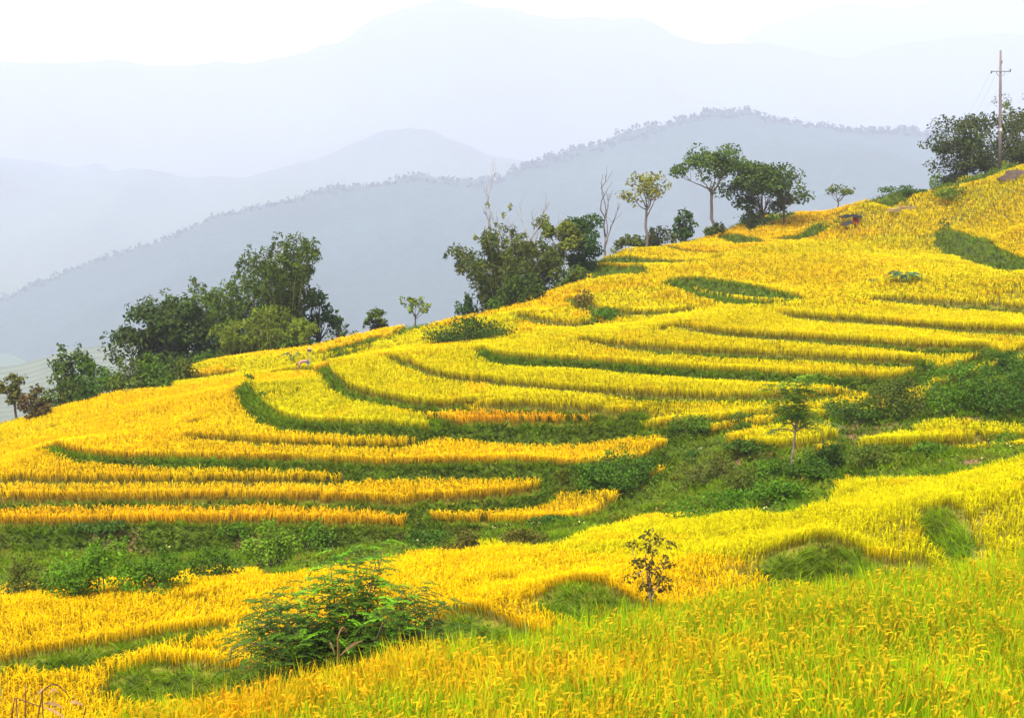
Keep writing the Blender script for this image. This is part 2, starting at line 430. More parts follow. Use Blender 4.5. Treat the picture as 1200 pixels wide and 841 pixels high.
NEAR_LIP = at(*np.array([(0,860,21.8),(100,838,22.5),(300,788,24),(520,748,25.5),(700,715,27),(850,692,28.5),(1000,672,30),(1100,658,31),(1200,645,32),(1400,618,34)], float).T)[:, :2]
NEAR_W = np.concatenate([NEAR_LIP, [[30, -5], [-30, -5], [-20, 18]]])
TURF = [wpoly(P) for P in (
   [(20,768),(60,757),(120,750),(190,741),(250,729),(200,748),(120,762),(60,772)],
   [(782,329),(800,320),(850,330),(890,338),(935,348),(900,352),(860,349),(820,341)],
   [(692,302),(720,302),(757,304),(762,317),(720,317),(694,318)],
   [(1094,275),(1106,266),(1150,288),(1200,304),(1180,316),(1150,305),(1120,290)],
   [(900,650),(930,640),(962,630),(1000,640),(1030,654),(1060,664),(1000,682),(930,676),(905,664)],
   [(912,281),(930,275),(960,270),(1000,262),(990,270),(960,274)],
   [(845,275),(860,273),(885,281),(865,284)],
   [(826,301),(842,295),(853,294),(845,299)],
   [(1025,226),(1060,224),(1100,218),(1135,206),(1200,203),(1280,199),(1280,208),(1150,215),(1105,230),(1075,236),(1030,234)],
   [(330,434),(345,429),(372,430),(385,436),(350,437)],
   [(372,412),(400,404),(438,394),(440,400),(400,410),(378,418)],
   [(480,372),(510,366),(540,362),(500,380),(450,392)],
   [(-60,492),(0,488),(110,452),(200,443),(214,437),(200,449),(150,453),(110,462),(0,497),(-60,505)],
   [(872,262),(905,248),(935,246),(932,253),(900,258),(880,266)])]
def crop_mask(x, y, bank):
    ok = in_poly(x, y, CREST_W)
    g = in_poly(x, y, GULLY_W)
    for I in ISLES: g &= ~in_poly(x, y, I)
    ok &= ~g
    t = np.zeros(x.shape, bool)
    for T in TURF: t |= in_poly(x, y, T)
    near = in_poly(x, y, NEAR_W)
    return ok & ~t & (bank < 0.3), g, t, near

# ground mesh: fine over the terraces, coarser and coarser out to the horizon
def axis(lo, hi, step, far):
    a = list(np.arange(lo, hi, step)); s = step
    b = [a[0]]; c = [a[-1]]
    while c[-1] < far: s *= 1.35; c.append(c[-1] + s)
    s = step
    while b[-1] > -far: s *= 1.35; b.append(b[-1] - s)
    return np.array(b[:0:-1] + a + c[1:])
gx, gy = axis(-52.0, 74.0, 0.44, 13500.0), axis(28.0, 132.0, 0.38, 14500.0)
gy = np.concatenate([gy[gy < 5], np.arange(5, 28, .7), gy[(gy >= 28) & (gy <= 132)], np.arange(132.6, 188, .6), gy[gy > 189]])
gy = gy[gy > -140]
NX, NY = len(gx), len(gy)
X, Y = np.meshgrid(gx, gy)
def smooth_ground(x, y):
    z = np.full(x.shape, 0.0)
    fine = (x > -110) & (x < 130) & (y > -12) & (y < 250)
    zz = WORLD(np.stack([np.clip(x[fine], -75, 95), np.clip(y[fine], 4, 215)], 1))
    z[fine] = zz
    # outside the spur the land falls into the valley
    dx = np.maximum(np.maximum(-56 - x, x - 84), 0); dy = np.maximum(y - 190, 0); d = np.hypot(dx, dy)
    val = -190 + 22 * fbm(x / 210, y / 210, 3) - 300 * np.clip((y - 100) / 600, 0, 1)
    back = np.where((y < 60) & (x > -30), 24 + 0 * x, val)
    w = np.clip(d / 55, 0, 1); w = w * w * (3 - 2 * w)
    behind = np.clip((2 - y) / 14, 0, 1)
    z = np.where(fine, z, val)
    z = z * (1 - w) + np.where(x > 84, z * 0 + val, val) * w
    z = z * (1 - behind) + np.minimum(24.5, 24.5) * behind * (1 - w) + behind * w * val
    return z
xf, yf = X.ravel(), Y.ravel()
Z0 = smooth_ground(xf, yf)
inner = (xf > -56) & (xf < 78) & (yf > 2) & (yf < 192)
H = np.zeros(xf.shape); BK = np.zeros(xf.shape); PL = np.full(xf.shape, -1)
H[inner], BK[inner], PL[inner] = terrace_step(xf[inner], yf[inner])
Zg = Z0 + H
CROP = np.zeros(xf.shape, bool); GUL = CROP.copy(); TRF = CROP.copy(); NEAR = CROP.copy()
CROP[inner], GUL[inner], TRF[inner], NEAR[inner] = crop_mask(xf[inner], yf[inner], BK[inner])
Zg = Zg + np.where(GUL, (fbm(xf / 2.2, yf / 2.2, 5) - 0.5) * 0.9, 0) + np.where(inner, (fbm(xf / 0.9, yf / 0.9, 8, 3) - 0.5) * 0.10, 0)
Zg = Zg + np.where((TRF | (BK > .9)) & (yf < 60), (fbm(xf / .6, yf / .6, 14, 3) - .5) * .20, 0)
n1 = fbm(xf / 3.0, yf / 3.0, 21)[:, None]; n2 = fbm(xf / 1.1, yf / 1.1, 31)[:, None]
soil, turf, straw, forest = np.array([.12, .065, .030]), np.array([.040, .060, .001]), np.array([.13, .11, .010]), np.array([.05, .085, .03])  # turf is darkened: shade among the grass blades is put into its colour
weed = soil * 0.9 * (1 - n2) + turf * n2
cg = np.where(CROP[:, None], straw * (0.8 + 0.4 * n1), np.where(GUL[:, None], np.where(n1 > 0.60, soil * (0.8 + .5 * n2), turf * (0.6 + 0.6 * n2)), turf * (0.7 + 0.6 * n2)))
cg = np.where(inner[:, None], cg, forest * (0.6 + 0.8 * n1))
ii = np.arange(NX * NY).reshape(NY, NX)
quads = np.stack([ii[:-1, :-1], ii[:-1, 1:], ii[1:, 1:], ii[1:, :-1]], -1).reshape(-1, 4)
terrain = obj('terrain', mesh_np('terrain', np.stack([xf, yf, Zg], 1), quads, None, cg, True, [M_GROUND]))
tag(terrain, 'terraced hillside with turf banks falling away into the hazy valley', None, None, 'structure')
ZG2 = Zg.reshape(NY, NX)
def ground(x, y):
    x = np.atleast_1d(np.asarray(x, float)); y = np.atleast_1d(np.asarray(y, float))
    i = np.clip(np.searchsorted(gx, x) - 1, 0, NX - 2); j = np.clip(np.searchsorted(gy, y) - 1, 0, NY - 2)
    fx = (x - gx[i]) / (gx[i + 1] - gx[i]); fy = (y - gy[j]) / (gy[j + 1] - gy[j])
    return (ZG2[j, i] * (1 - fx) + ZG2[j, i + 1] * fx) * (1 - fy) + (ZG2[j + 1, i] * (1 - fx) + ZG2[j + 1, i + 1] * fx) * fy
CR2 = CROP.reshape(NY, NX)
def crop_at(x, y):
    i = np.clip(np.searchsorted(gx, x) - 1, 0, NX - 2); j = np.clip(np.searchsorted(gy, y) - 1, 0, NY - 2)
    return CR2[j, i]
def sight(u, v, lo=30.0):
    """where the line of sight through a pixel first meets the crop or the turf: ground point, height of the crop there"""
    D = np.arange(lo, 200, .15); x, z = ray(u, v)
    xs = float(x) * D; zr = CAM_Z + float(z) * D
    ch = np.where(crop_at(xs, D), .62 if lo > 50 else .5, .08); zg = ground(xs, D)
    hit = np.nonzero(zr <= zg + ch)[0]
    if not len(hit):
        k = int(np.argmin(zr - zg - ch))
    else: k = hit[0]
    return np.array([xs[k], D[k], zg[k]]), float(ch[k])
# ------------------------------------------------------------------ blades and tussocks
r2 = np.random.default_rng(11)
def blade_set(n, h, spread, width, lean, segs, droop, r, tip_w=0.0):
    """n bent blades rising from a small foot: vertices, quads, tris, height fraction of each vertex, blade id"""
    V, Q, T, Hf, B = [], [], [], [], []
    for b in range(n):
        a = r.uniform(0, 2 * math.pi); ro = spread * math.sqrt(r.uniform())
        a2 = a + r.normal(0, 0.9)
        bx, by = ro * math.cos(a), ro * math.sin(a)
        hh = h * r.uniform(0.78, 1.1); ln = lean * r.uniform(0.3, 1.3); dp = droop * r.uniform(0.4, 1.3)
        wa = r.uniform(0, math.pi); wx, wy = math.cos(wa) * width * 0.5, math.sin(wa) * width * 0.5
        base = len(V)
        for s in range(segs + 1):
            t = s / segs
            px = bx + math.cos(a2) * (ln * t + dp * t * t * 0.8); py = by + math.sin(a2) * (ln * t + dp * t * t * 0.8)
            pz = hh * (t - 0.5 * dp / max(h, .1) * t ** 3)
            k = (1 - 0.25 * t) if s < segs else tip_w
            if s < segs or tip_w > 0:
                V += [(px - wx * k, py - wy * k, pz), (px + wx * k, py + wy * k, pz)]; Hf += [t, t]; B += [b, b]
            else:
                V.append((px, py, pz)); Hf.append(t); B.append(b)
        for s in range(segs):
            i = base + 2 * s
            if s < segs - 1 or tip_w > 0: Q.append((i, i + 1, i + 3, i + 2))
            else: T.append((i, i + 1, i + 2))
    return np.array(V), np.array(Q).reshape(-1, 4), np.array(T).reshape(-1, 3), np.array(Hf), np.array(B)

def rice_set(n, m, h, spread, width, out, r):
    """one hill of rice: m bunches of straw below, n ears with their flag leaves arching over on top"""
    V, Q, T, Hf, B = [], [], [], [], []
    for b in range(m):
        a = r.uniform(0, 6.28); ro = spread * .8 * math.sqrt(r.uniform()); wa = r.uniform(0, 3.14); w = width * .75
        x, y, i = ro * math.cos(a), ro * math.sin(a), len(V)
        dx, dy = math.cos(wa) * w, math.sin(wa) * w
        V += [(x - dx * .6, y - dy * .6, 0), (x + dx * .6, y + dy * .6, 0), (x * 1.3 + dx, y * 1.3 + dy, h * .66), (x * 1.3 - dx, y * 1.3 - dy, h * .66)]
        Q.append((i, i + 1, i + 2, i + 3)); Hf += [0, 0, .25, .25]; B += [b] * 4
    for b in range(n):
        a = r.uniform(0, 6.28); ro = spread * math.sqrt(r.uniform()); a2 = a + r.normal(0, .8)
        bx, by = ro * math.cos(a), ro * math.sin(a); hh = h * r.uniform(.95, 1.02); o = out * r.uniform(.4, 1.4)
        wa = a2 + math.pi / 2 + r.normal(0, .5); wx, wy = math.cos(wa) * width * .5, math.sin(wa) * width * .5
        c, s = math.cos(a2), math.sin(a2); i = len(V)
        px, py = bx + c * o * .35, by + s * o * .35
        up = r.uniform() < .07
        k = .6 if up else 1.25
        V += [(bx - wx * .5, by - wy * .5, hh * .44), (bx + wx * .5, by + wy * .5, hh * .44), (px + wx, py + wy, hh * .84), (px - wx, py - wy, hh * .84), (bx + c * o * k, by + s * o * k, hh * (1.04 if up else .90))]
        Q.append((i, i + 1, i + 2, i + 3)); T.append((i + 3, i + 2, i + 4)); Hf += [.42, .42, .9, .9, 1]; B += [b] * 5
    return np.array(V), np.array(Q), np.array(T), np.array(Hf), np.array(B)

def scatter(variants, P, rz, sx, sz, colfun, r, tilt=None):
    """one mesh out of many tussocks; colfun(i, hf, blade) -> colour of each vertex"""
    Vs, Qs, Ts, Cs, n = [], [], [], [], 0
    pick = r.integers(0, len(variants), len(P))
    for k, (V, Q, T, Hf, B) in enumerate(variants):
        m = np.nonzero(pick == k)[0]
        if not len(m): continue
        c, s = np.cos(rz[m])[:, None], np.sin(rz[m])[:, None]
        x = (V[None, :, 0] * c - V[None, :, 1] * s) * sx[m][:, None]
        y = (V[None, :, 0] * s + V[None, :, 1] * c) * sx[m][:, None]
        z = V[None, :, 2] * sz[m][:, None]
        if tilt is not None:
            x = x + tilt[m, 0][:, None] * z; y = y + tilt[m, 1][:, None] * z
        W = np.stack([x, y, z], -1) + P[m][:, None]
        nv = len(V); off = n + np.arange(len(m)) * nv
        Vs.append(W.reshape(-1, 3)); Cs.append(colfun(m, Hf, B).reshape(-1, 3))
        if len(Q): Qs.append((Q[None] + off[:, None, None]).reshape(-1, 4))
        if len(T): Ts.append((T[None] + off[:, None, None]).reshape(-1, 3))
        n += nv * len(m)
    return (np.concatenate(Vs), np.concatenate(Qs) if Qs else None, np.concatenate(Ts) if Ts else None, np.concatenate(Cs))

def lattice(x0, x1, y0, y1, a, r):
    nx, ny = int((x1 - x0) / a), int((y1 - y0) / a)
    x, y = np.meshgrid(x0 + (np.arange(nx) + .5) * a, y0 + (np.arange(ny) + .5) * a)
    x = x + r.uniform(-.42, .42, x.shape) * a; y = y + r.uniform(-.42, .42, y.shape) * a
    return x.ravel(), y.ravel()
def in_view(x, y, side=4.5):
    """inside the picture, or within a few steps beside it (thinner there)"""
    e = np.abs(x) - y * U0 / F_PX
    return (y > 6) & ((e < .6) | ((e < side) & (r2.uniform(size=x.shape) < .6)))

# ------------------------------------------------------------------ rice, one crop object for each terrace
gold, lemon, amber, lime = np.array([.65, .40, .002]), np.array([.56, .445, .002]), np.array([.68, .33, .003]), np.array([.34, .36, .003])
stalk, stalk_g = np.array([.17, .088, .004]), np.array([.085, .100, .003])
TONE = {'E1': amber * .5 + gold * .5, 'E2': gold, 'E3': gold, 'E4': gold, 'E5': gold, 'E6': gold, 'E7': amber, 'E8': lemon * .65 + lime * .35, 'E9': lemon * .9 + lime * .1, 'E10': lemon * .8 + lime * .2, 'E11': lemon * .85 + lime * .15,
        'E31': lemon * .7 + lime * .3, 'F5': lemon * .6 + lime * .4, 'F6': lemon * .65 + lime * .35, 'G1': lemon * .6 + lime * .4, 'G2': lemon * .7 + lime * .3, 'E12': lemon, 'E13': lemon, 'E14': lemon, 'E15': lemon, 'E16': lemon, 'E17': lemon, 'E18': lemon, 'E19': lemon * .6 + gold * .4, 'E25': lemon * .6 + gold * .4, 'E20': lemon * .6 + gold * .4,
        'E27': lemon * .7 + lime * .3, 'E28': lemon * .6 + lime * .4}
CL_MID = [rice_set(9, 3, 0.78, 0.175, 0.034, 0.21, r2) for _ in range(8)]
CL_LOW = [rice_set(9, 2, 0.58, 0.13, 0.021, 0.16, r2) for _ in range(8)]
CL_FAR = [rice_set(7, 2, 0.78, 0.24, 0.060, 0.28, r2) for _ in range(8)]
ks = list(edges3)
def crop_points(y0, y1, a):
    x, y = lattice(-48, 74, y0, y1, a, r2)
    m = in_view(x, y); x, y = x[m], y[m]
    h, bk, pl = terrace_step(x, y)
    ok, g, t, near = crop_mask(x, y, bk)
    ok &= ~near
    ok &= ~((fbm(x / 1.3, y / 1.3, 77, 2) > 0.80))                      # a few lodged gaps
    return x[ok], y[ok], pl[ok]
xa, ya, pa = crop_points(26, 55, 0.215)
xb, yb, pb = crop_points(55, 104, 0.295)
xc, yc, pc = crop_points(104, 182, 0.42)
RX, RY, RP = np.concatenate([xa, xb, xc]), np.concatenate([ya, yb, yc]), np.concatenate([pa, pb, pc])
RL = np.concatenate([np.full(len(xa), 2), np.zeros(len(xb)), np.ones(len(xc))])
RZ = ground(RX, RY)
NAMES = {
 'E1': 'amber rice strip along the top of the long weedy bank, ending in midslope',
 'E2': 'short golden rice strip with rounded ends directly above the gully undergrowth',
 'E3': 'long golden rice strip second above the weedy bank, reaching from the picture edge',
 'E4': 'thin golden rice terrace below the long green turf line',
 'E5': 'broad golden rice terrace bordered in front by the long curling green turf line',
 'E6': 'golden rice shelf lying just above the long turf line, below the greenish terrace',
 'E7': 'orange-gold rice strip on top of the smooth green bank in midslope',
 'E8': 'yellow-green rice terrace ringed by a curling turf bank, below the bending person',
 'E9': 'lemon rice terrace behind the slender leafy sapling, above the orange strip',
 'E10': 'yellow rice terrace curving round above the yellow-green terrace',
 'E11': 'long narrow lemon rice terrace under the wide terrace with the green sill',
 'E12': 'wide yellow rice terrace with a thin green sill, dark round bush at its back',
 'E13': 'yellow rice strip ending bluntly beside the bushes, second of the right-hand stack',
 'E14': 'long yellow rice strip running off the picture edge just above the gully bushes',
 'E15': 'yellow rice strip below the strip with the broad-leaved plant',
 'E16': 'uppermost yellow rice strip of the right-hand stack, beneath the broad-leaved plant',
 'E17': 'small curved rice terrace beside the low bright green bush',
 'E18': 'rice terrace behind the low bright green bush in midslope',
 'E19': 'large smooth golden rice slope above the lens of grey-green turf',
 'E20': 'golden rice terrace below the umbrella-crowned yellowish tree',
 'E21': 'narrow golden rice shelf marked by a faint line near the crest',
 'E22': 'golden rice terrace over the small turf patch under the tall umbrella tree',
 'E23': 'golden rice terrace behind the dark field shelter and its turf lip',
 'E25': 'golden rice field on the high side of the diagonal turf bank',
 'E26': 'small rice field on the crest above the dark green hedge bank',
 'E27': 'topmost rice field at the foot of the utility pole',
 'E28': 'little rice field on the crest at the foot of the full-crowned tree',
 'E30': 'golden rice terrace with a rounded corner in front of the bamboo grove',
 'E31': 'small rice plot behind the turf where the person bends',
 'E32': 'rice plot on the crest above a grey-green turf strip past the person',
 'F1': 'golden rice field below the gully, behind the flat green turf wedge',
 'F2': 'golden rice terrace on a dark rounded bank beside the feathery shrub',
 'F3': 'golden rice terrace on the rounded bank just past the feathery shrub',
 'F4': 'golden rice terrace above the bank where the thin sapling stands',
 'F5': 'yellow-green rice terrace above the big shaggy grass bank',
 'F6': 'yellow-green rice terrace above the short steep bank at the picture edge',
 'G1': 'greenish rice strip below the dark gully bushes at the picture edge',
 'G2': 'small greenish rice plot behind the trunk of the slender leafy sapling',
 '-1': 'open golden rice slopes lying between the banked terraces',
}
def patch_colour(x, y, k):
    base = TONE.get(k, gold)
    n = fbm(x / 7.0, y / 9.0, 41)[:, None]; nn = fbm(x / 1.6, y / 1.6, 43, 3)[:, None]
    if k == '-1':
        right = np.clip((x - 4) / 22, 0, 1)[:, None] * (y > 60)[:, None] + np.clip((x - 9) / 8, 0, 1)[:, None] * (y < 60)[:, None]
        base = gold * (1 - right) + lemon * right
        gr = np.clip((x - 9) / 6, 0, 1)[:, None] * (y < 56)[:, None] * 0.45
        base = base * (1 - gr) + lime * gr
    c = base * (0.86 + 0.28 * n)
    g = np.clip((n - 0.55) * 1.8, 0, 0.4)
    c = c * (1 - g) + (lime * 0.6 + lemon * 0.4) * g
    a = np.clip((nn - 0.58) * 1.6, 0, 0.35)
    return c * (1 - a) + amber * a
for ki in range(-1, len(ks)):
    m = RP == ki
    if m.sum() < 12: continue
    k = ks[ki] if ki >= 0 else '-1'
    parts = []
    for lod, variants in ((0, CL_MID), (1, CL_FAR), (2, CL_LOW)):
        q = m & (RL == lod)
        if not q.any(): continue
        n = q.sum(); P = np.stack([RX[q], RY[q], RZ[q] - 0.03], 1)
        pc_ = patch_colour(RX[q], RY[q], k) * r2.uniform(0.93, 1.07, (n, 1))
        st = (stalk if k in ('E1', 'E2', 'E3', 'E5', 'E7') else stalk * .45 + stalk_g * .55)
        hs_ = (0.94 + 0.12 * fbm(RX[q] / 3.5, RY[q] / 3.5, 51, 3)) * r2.uniform(0.98, 1.02, n)
        def colf(mi, Hf, B, pc_=pc_, st=st):
            t = np.clip((Hf - 0.15) / 0.50, 0, 1)[None, :, None]
            bj = (0.90 + 0.2 * ((B * 37 % 11) / 11.0))[None, :, None]
            return (st * (1 - t) + pc_[mi][:, None, :] * t) * bj
        lx, ly = (fbm(RX[q] / 4, RY[q] / 4, 81, 2) - .5) * .5, (fbm(RX[q] / 4, RY[q] / 4, 83, 2) - .5) * .5     # the crop leans in drifts
        til = np.stack([lx + r2.normal(-0.04, 0.05, n), ly + r2.normal(-0.03, 0.05, n)], 1)
        parts.append(scatter(variants, P, r2.uniform(0, 6.28, n), r2.uniform(0.85, 1.2, n), hs_, colf, r2, til))
    off, V, Q, T, C = 0, [], [], [], []
    for (v, q4, t3, c) in parts:
        V.append(v); C.append(c); Q.append(q4 + off); T.append(t3 + off); off += len(v)
    o = obj('rice_field', mesh_np('rice_field', np.concatenate(V), np.concatenate(Q), np.concatenate(T), np.concatenate(C), False, [M_RICE]))
    tag(o, NAMES[k], 'rice field', 'ripe rice terraces of the hillside', 'stuff')

# the near paddy: taller, greener, with leaves and hanging ears one can see
def near_hill(r):
    V, Q, T, Hf, B = [list(a) for a in blade_set(12, 1.10, 0.085, 0.025, 0.15, 2, 0.17, r)]
    for e in range(6):
        a = r.uniform(0, 6.28); ro = 0.09 * r.uniform(); L = r.uniform(0.12, 0.20); hh = r.uniform(0.72, 0.92); out = r.uniform(0.03, 0.10)
        ca, sa = math.cos(a), math.sin(a)
        pts = [(ro, 0.45 * hh), (ro + out, hh), (ro + out + L * .5, hh + 0.015), (ro + out + L * .85, hh - L * 0.45)]
        ws = [0.005, 0.012, 0.028, 0.010]
        base = len(V)
        for j, ((p, z), w) in enumerate(zip(pts, ws)):
            V += [(ca * p - sa * w / 2, sa * p + ca * w / 2, z + .006), (ca * p + sa * w / 2, sa * p - ca * w / 2, z - .006)]
            t = 2.0 if j else 0.4
            Hf += [t, t]; B += [12 + e] * 2
        for s_ in range(3): Q.append((base + 2 * s_, base + 2 * s_ + 1, base + 2 * s_ + 3, base + 2 * s_ + 2))
    return np.array(V), np.array(Q).reshape(-1, 4), np.array(T).reshape(-1, 3), np.array(Hf), np.array(B)
CL_NEAR = [near_hill(r2) for _ in range(8)]
x, y = lattice(-14, 30, 10.5, 36, 0.225, r2)
m = in_view(x, y) & in_poly(x, y, NEAR_W); x, y = x[m], y[m]
n = len(x)
green_n, pale_n = np.array([.155, .265, .003]), np.array([.40, .38, .02])
ripe = np.clip(0.12 - x / 20 + (fbm(x / 2.2, y / 2.2, 61) - 0.5) * 2.0 + np.clip((15 - y) / 16, 0, .4) * (x > 3), 0.02, 0.95)[:, None]
leafc = 1.18 * (green_n * (1 - ripe) + np.array([.46, .29, .004]) * ripe) * r2.uniform(0.8, 1.25, (n, 1))
earc = 0.95 * (np.array([.40, .27, .006]) * (1 - ripe) + np.array([.62, .27, .004]) * ripe) * r2.uniform(0.85, 1.15, (n, 1))
blade_tone = r2.uniform(0, 1, (n, 24))  # random tone for each blade and ear
def colf(mi, Hf, B):
    t = np.clip(Hf, 0, 1)[None, :, None]; ear = (Hf > 1.5)[None, :, None]
    k = blade_tone[mi][:, B][:, :, None]
    lf = leafc[mi][:, None] * (0.75 + 0.5 * k)
    lf = np.where(k > 0.92, lf * .3 + np.array([.50, .30, .008]) * .7, lf)         # yellowed leaves
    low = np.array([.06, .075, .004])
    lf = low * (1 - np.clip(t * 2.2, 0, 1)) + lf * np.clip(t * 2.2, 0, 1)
    return np.where(ear, earc[mi][:, None] * (0.8 + 0.4 * k), lf)
P = np.stack([x, y, ground(x, y) - 0.03], 1)
til = np.stack([(fbm(x / 1.8, y / 1.8, 85, 2) - .5) * .6 + r2.normal(-0.03, 0.08, n), (fbm(x / 1.8, y / 1.8, 87, 2) - .5) * .6 + r2.normal(0, 0.08, n)], 1)
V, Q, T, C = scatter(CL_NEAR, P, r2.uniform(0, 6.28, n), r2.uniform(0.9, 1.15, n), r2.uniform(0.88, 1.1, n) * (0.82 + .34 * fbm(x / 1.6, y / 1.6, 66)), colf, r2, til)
o = obj('rice_field', mesh_np('rice_field', V, Q, T, C, False, [M_RICE]))
tag(o, 'half green paddy closest to the camera, ears and leaf blades standing out', 'rice field', None, 'stuff')
print('NEAR', n, 'RICE', len(RX), 'mid', len(xa), len(xb), len(xc))

# ------------------------------------------------------------------ turf on the banks
CL_GN = [blade_set(16, 0.33, 0.13, 0.022, 0.20, 1, 0.12, r2) for _ in range(6)]
CL_GR = [blade_set(7, 0.36, 0.12, 0.058, 0.20, 1, 0.12, r2) for _ in range(6)]
def turf_points(y0, y1, a):
    x, y = lattice(-50, 74, y0, y1, a, r2)
    m = in_view(x, y); x, y = x[m], y[m]
    h, bk, pl = terrace_step(x, y)
    ok, g, t, near = crop_mask(x, y, bk)
    crest = in_poly(x, y, CREST_W)
    k = ((bk >= 0.3) | t | (~crest & (y > 85)) | g) & ~near
    keep = k & ((bk >= .3) | (r2.uniform(size=len(x)) < np.where(g & (y > 56) & (y < 67) & (x < 12), 1.0, .32)))
    return x[keep], y[keep], g[keep], t[keep], crest[keep]
A_ = [turf_points(26, 62, 0.15), turf_points(62, 110, 0.20), turf_points(110, 186, 0.36)]
xs_, ys_, gs_, ts_, cs_ = turf_points(56, 92, 0.22)                    # the steep faces show more turf than their plan area holds
sl = np.abs(ground(xs_, ys_ + .25) - ground(xs_, ys_ - .25)) > .22
A_.append((xs_[sl], ys_[sl], gs_[sl], ts_[sl], cs_[sl]))
x, y, g, t, cr = [np.concatenate(z) for z in zip(*A_)]
n = len(x); P = np.stack([x, y, ground(x, y) + 0.0], 1)
nz = fbm(x / 4, y / 4, 71)[:, None]; nz2 = fbm(x / 1.2, y / 1.2, 73)[:, None]
tc = (np.array([.062, .150, .003]) * (1 - nz) + np.array([.135, .185, .006]) * nz) * r2.uniform(0.7, 1.25, (n, 1))
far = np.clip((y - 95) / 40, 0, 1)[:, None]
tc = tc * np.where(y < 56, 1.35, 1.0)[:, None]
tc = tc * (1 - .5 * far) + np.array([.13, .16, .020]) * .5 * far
dry = (np.clip((nz2 - 0.55) * 2.5, 0, .8)) * np.where(g, 1.0, 0.35)[:, None]
tc = tc * (1 - dry) + np.array([.17, .10, .020]) * dry
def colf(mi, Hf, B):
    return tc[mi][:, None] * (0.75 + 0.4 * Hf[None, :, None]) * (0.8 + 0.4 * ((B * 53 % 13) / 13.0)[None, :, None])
hh = r2.uniform(0.6, 1.4, n) * np.where(y > 110, 1.5, 1.0) * np.where(y < 56, .85, 1.0)
til = np.stack([r2.normal(0, .15, n), r2.normal(-.28, .22, n)], 1); rot = r2.uniform(0, 6.28, n); sxx = r2.uniform(.9, 1.3, n) * np.where(y > 110, 1.8, 1.15)
V, Q, T, C, off = [], [], [], [], 0
tc_all = tc
for variants, sel in ((CL_GN, y < 56), (CL_GR, y >= 56)):
    tc = tc_all[sel]
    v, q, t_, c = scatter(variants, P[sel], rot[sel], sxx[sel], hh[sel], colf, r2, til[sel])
    V.append(v); C.append(c); T.append(t_ + off)
    if q is not None and len(q): Q.append(q + off)
    off += len(v)
V, T, C = np.concatenate(V), np.concatenate(T), np.concatenate(C); Q = np.concatenate(Q) if Q else None
o = obj('bank_grass', mesh_np('bank_grass', V, Q, T, C, False, [M_GRASS]))
tag(o, 'rough green grass on the terrace banks and the gully floor', 'grass', None, 'stuff')
print('TURF', n)
# ------------------------------------------------------------------ mountains beyond the valley
def ridge(name, label, prof, D0, D1, run, foot, seed, amp, col, u_step=7, rows=26):
    """a mountain range: crest traced at its own distance, spurs running down towards the valley and down the far side"""
    P = np.array(prof, float)
    us = np.arange(P[0, 0], P[-1, 0], u_step)
    vs = np.interp(us, P[:, 0], P[:, 1])
    Dc = D0 + (D1 - D0) * (us - us[0]) / (us[-1] - us[0]) + 60 * (fbm(us / 170, us * 0 + 3, seed) - .5) * (D0 / 1000)
    C = at(us, vs, Dc)
    t = np.concatenate([np.linspace(-0.6, -0.1, 5), np.linspace(0, 1, rows) ** 1.25])
    Xs = C[None, :, 0] * (1 - 0.25 * t[:, None] * run / Dc[None])
    Ys = C[None, :, 1] - t[:, None] * run
    hh = C[None, :, 2] - foot
    tt = np.abs(t)[:, None]
    Zs = C[None, :, 2] - hh * (0.85 * tt ** 0.95 + 0.15 * tt * tt)
    sp = fbm(Xs / (amp * 3.2) + Ys / (amp * 9), Ys / (amp * 7), seed + 5) - 0.5
    Zs = Zs + amp * 1.6 * sp * np.clip(tt * 4.5, 0, 1) + amp * 0.16 * (fbm(Xs / (amp * .5), Ys / (amp * .5), seed + 9) - .5)
    R, N = len(t), len(us)
    i = np.arange(R * N).reshape(R, N)
    Q = np.stack([i[:-1, :-1], i[:-1, 1:], i[1:, 1:], i[1:, :-1]], -1).reshape(-1, 4)
    n = fbm(Xs / (amp * 1.6), Ys / (amp * 1.2), seed + 12).reshape(-1, 1)
    clr = np.array(col) * (0.75 + 0.5 * n)
    o = obj(name, mesh_np(name, np.stack([Xs, Ys, Zs], -1).reshape(-1, 3), Q, None, clr, True, [M_HILL]))
    tag(o, label, None, None, 'structure')
    return us, Xs, Ys, Zs, t
RA = [(-420,440),(-200,400),(-60,366),(0,349),(60,324),(130,301),(200,276),(270,247),(330,236),(380,224),(440,214),(490,206),(540,213),(580,211),(612,193),(650,183),(700,166),(740,153),(790,143),(830,131),(872,131),(900,139),(950,145),(1000,153),(1050,152),(1100,155),(1140,164),(1200,175),(1300,160),(1500,140),(1700,150)]
RB = [(-420,150),(-200,170),(0,186),(30,190),(70,201),(120,201),(170,195),(210,206),(280,206),(330,196),(380,184),(410,169),(450,152),(475,149),(505,152),(540,165),(570,180),(600,187),(700,195),(900,190),(1100,150),(1400,120),(1700,140)]
RC = [(-450,60),(-200,95),(-60,82),(0,75),(60,76),(130,70),(180,76),(230,77),(300,70),(360,62),(400,48),(440,22),(470,14),(500,2),(530,-2),(560,4),(600,15),(650,22),(700,20),(760,23),(790,40),(830,56),(870,52),(900,50),(960,65),(1000,66),(1050,50),(1100,44),(1200,40),(1400,20),(1700,60)]
RD = [(500,60),(700,70),(860,52),(880,40),(920,22),(960,10),(1000,4),(1040,10),(1080,6),(1140,-10),(1200,-14),(1400,-30),(1750,40)]
usA, XA, YA, ZA, tA = ridge('hill', 'nearer wooded ridge across the valley, treetops along its skyline', RA, 3500, 4400, 1700, -640, 2, 170, (.018, .040, .030))
ridge('hill', 'second pale blue ridge behind the wooded one', RB, 6300, 6500, 2200, -720, 12, 330, (.05, .075, .035), 9)
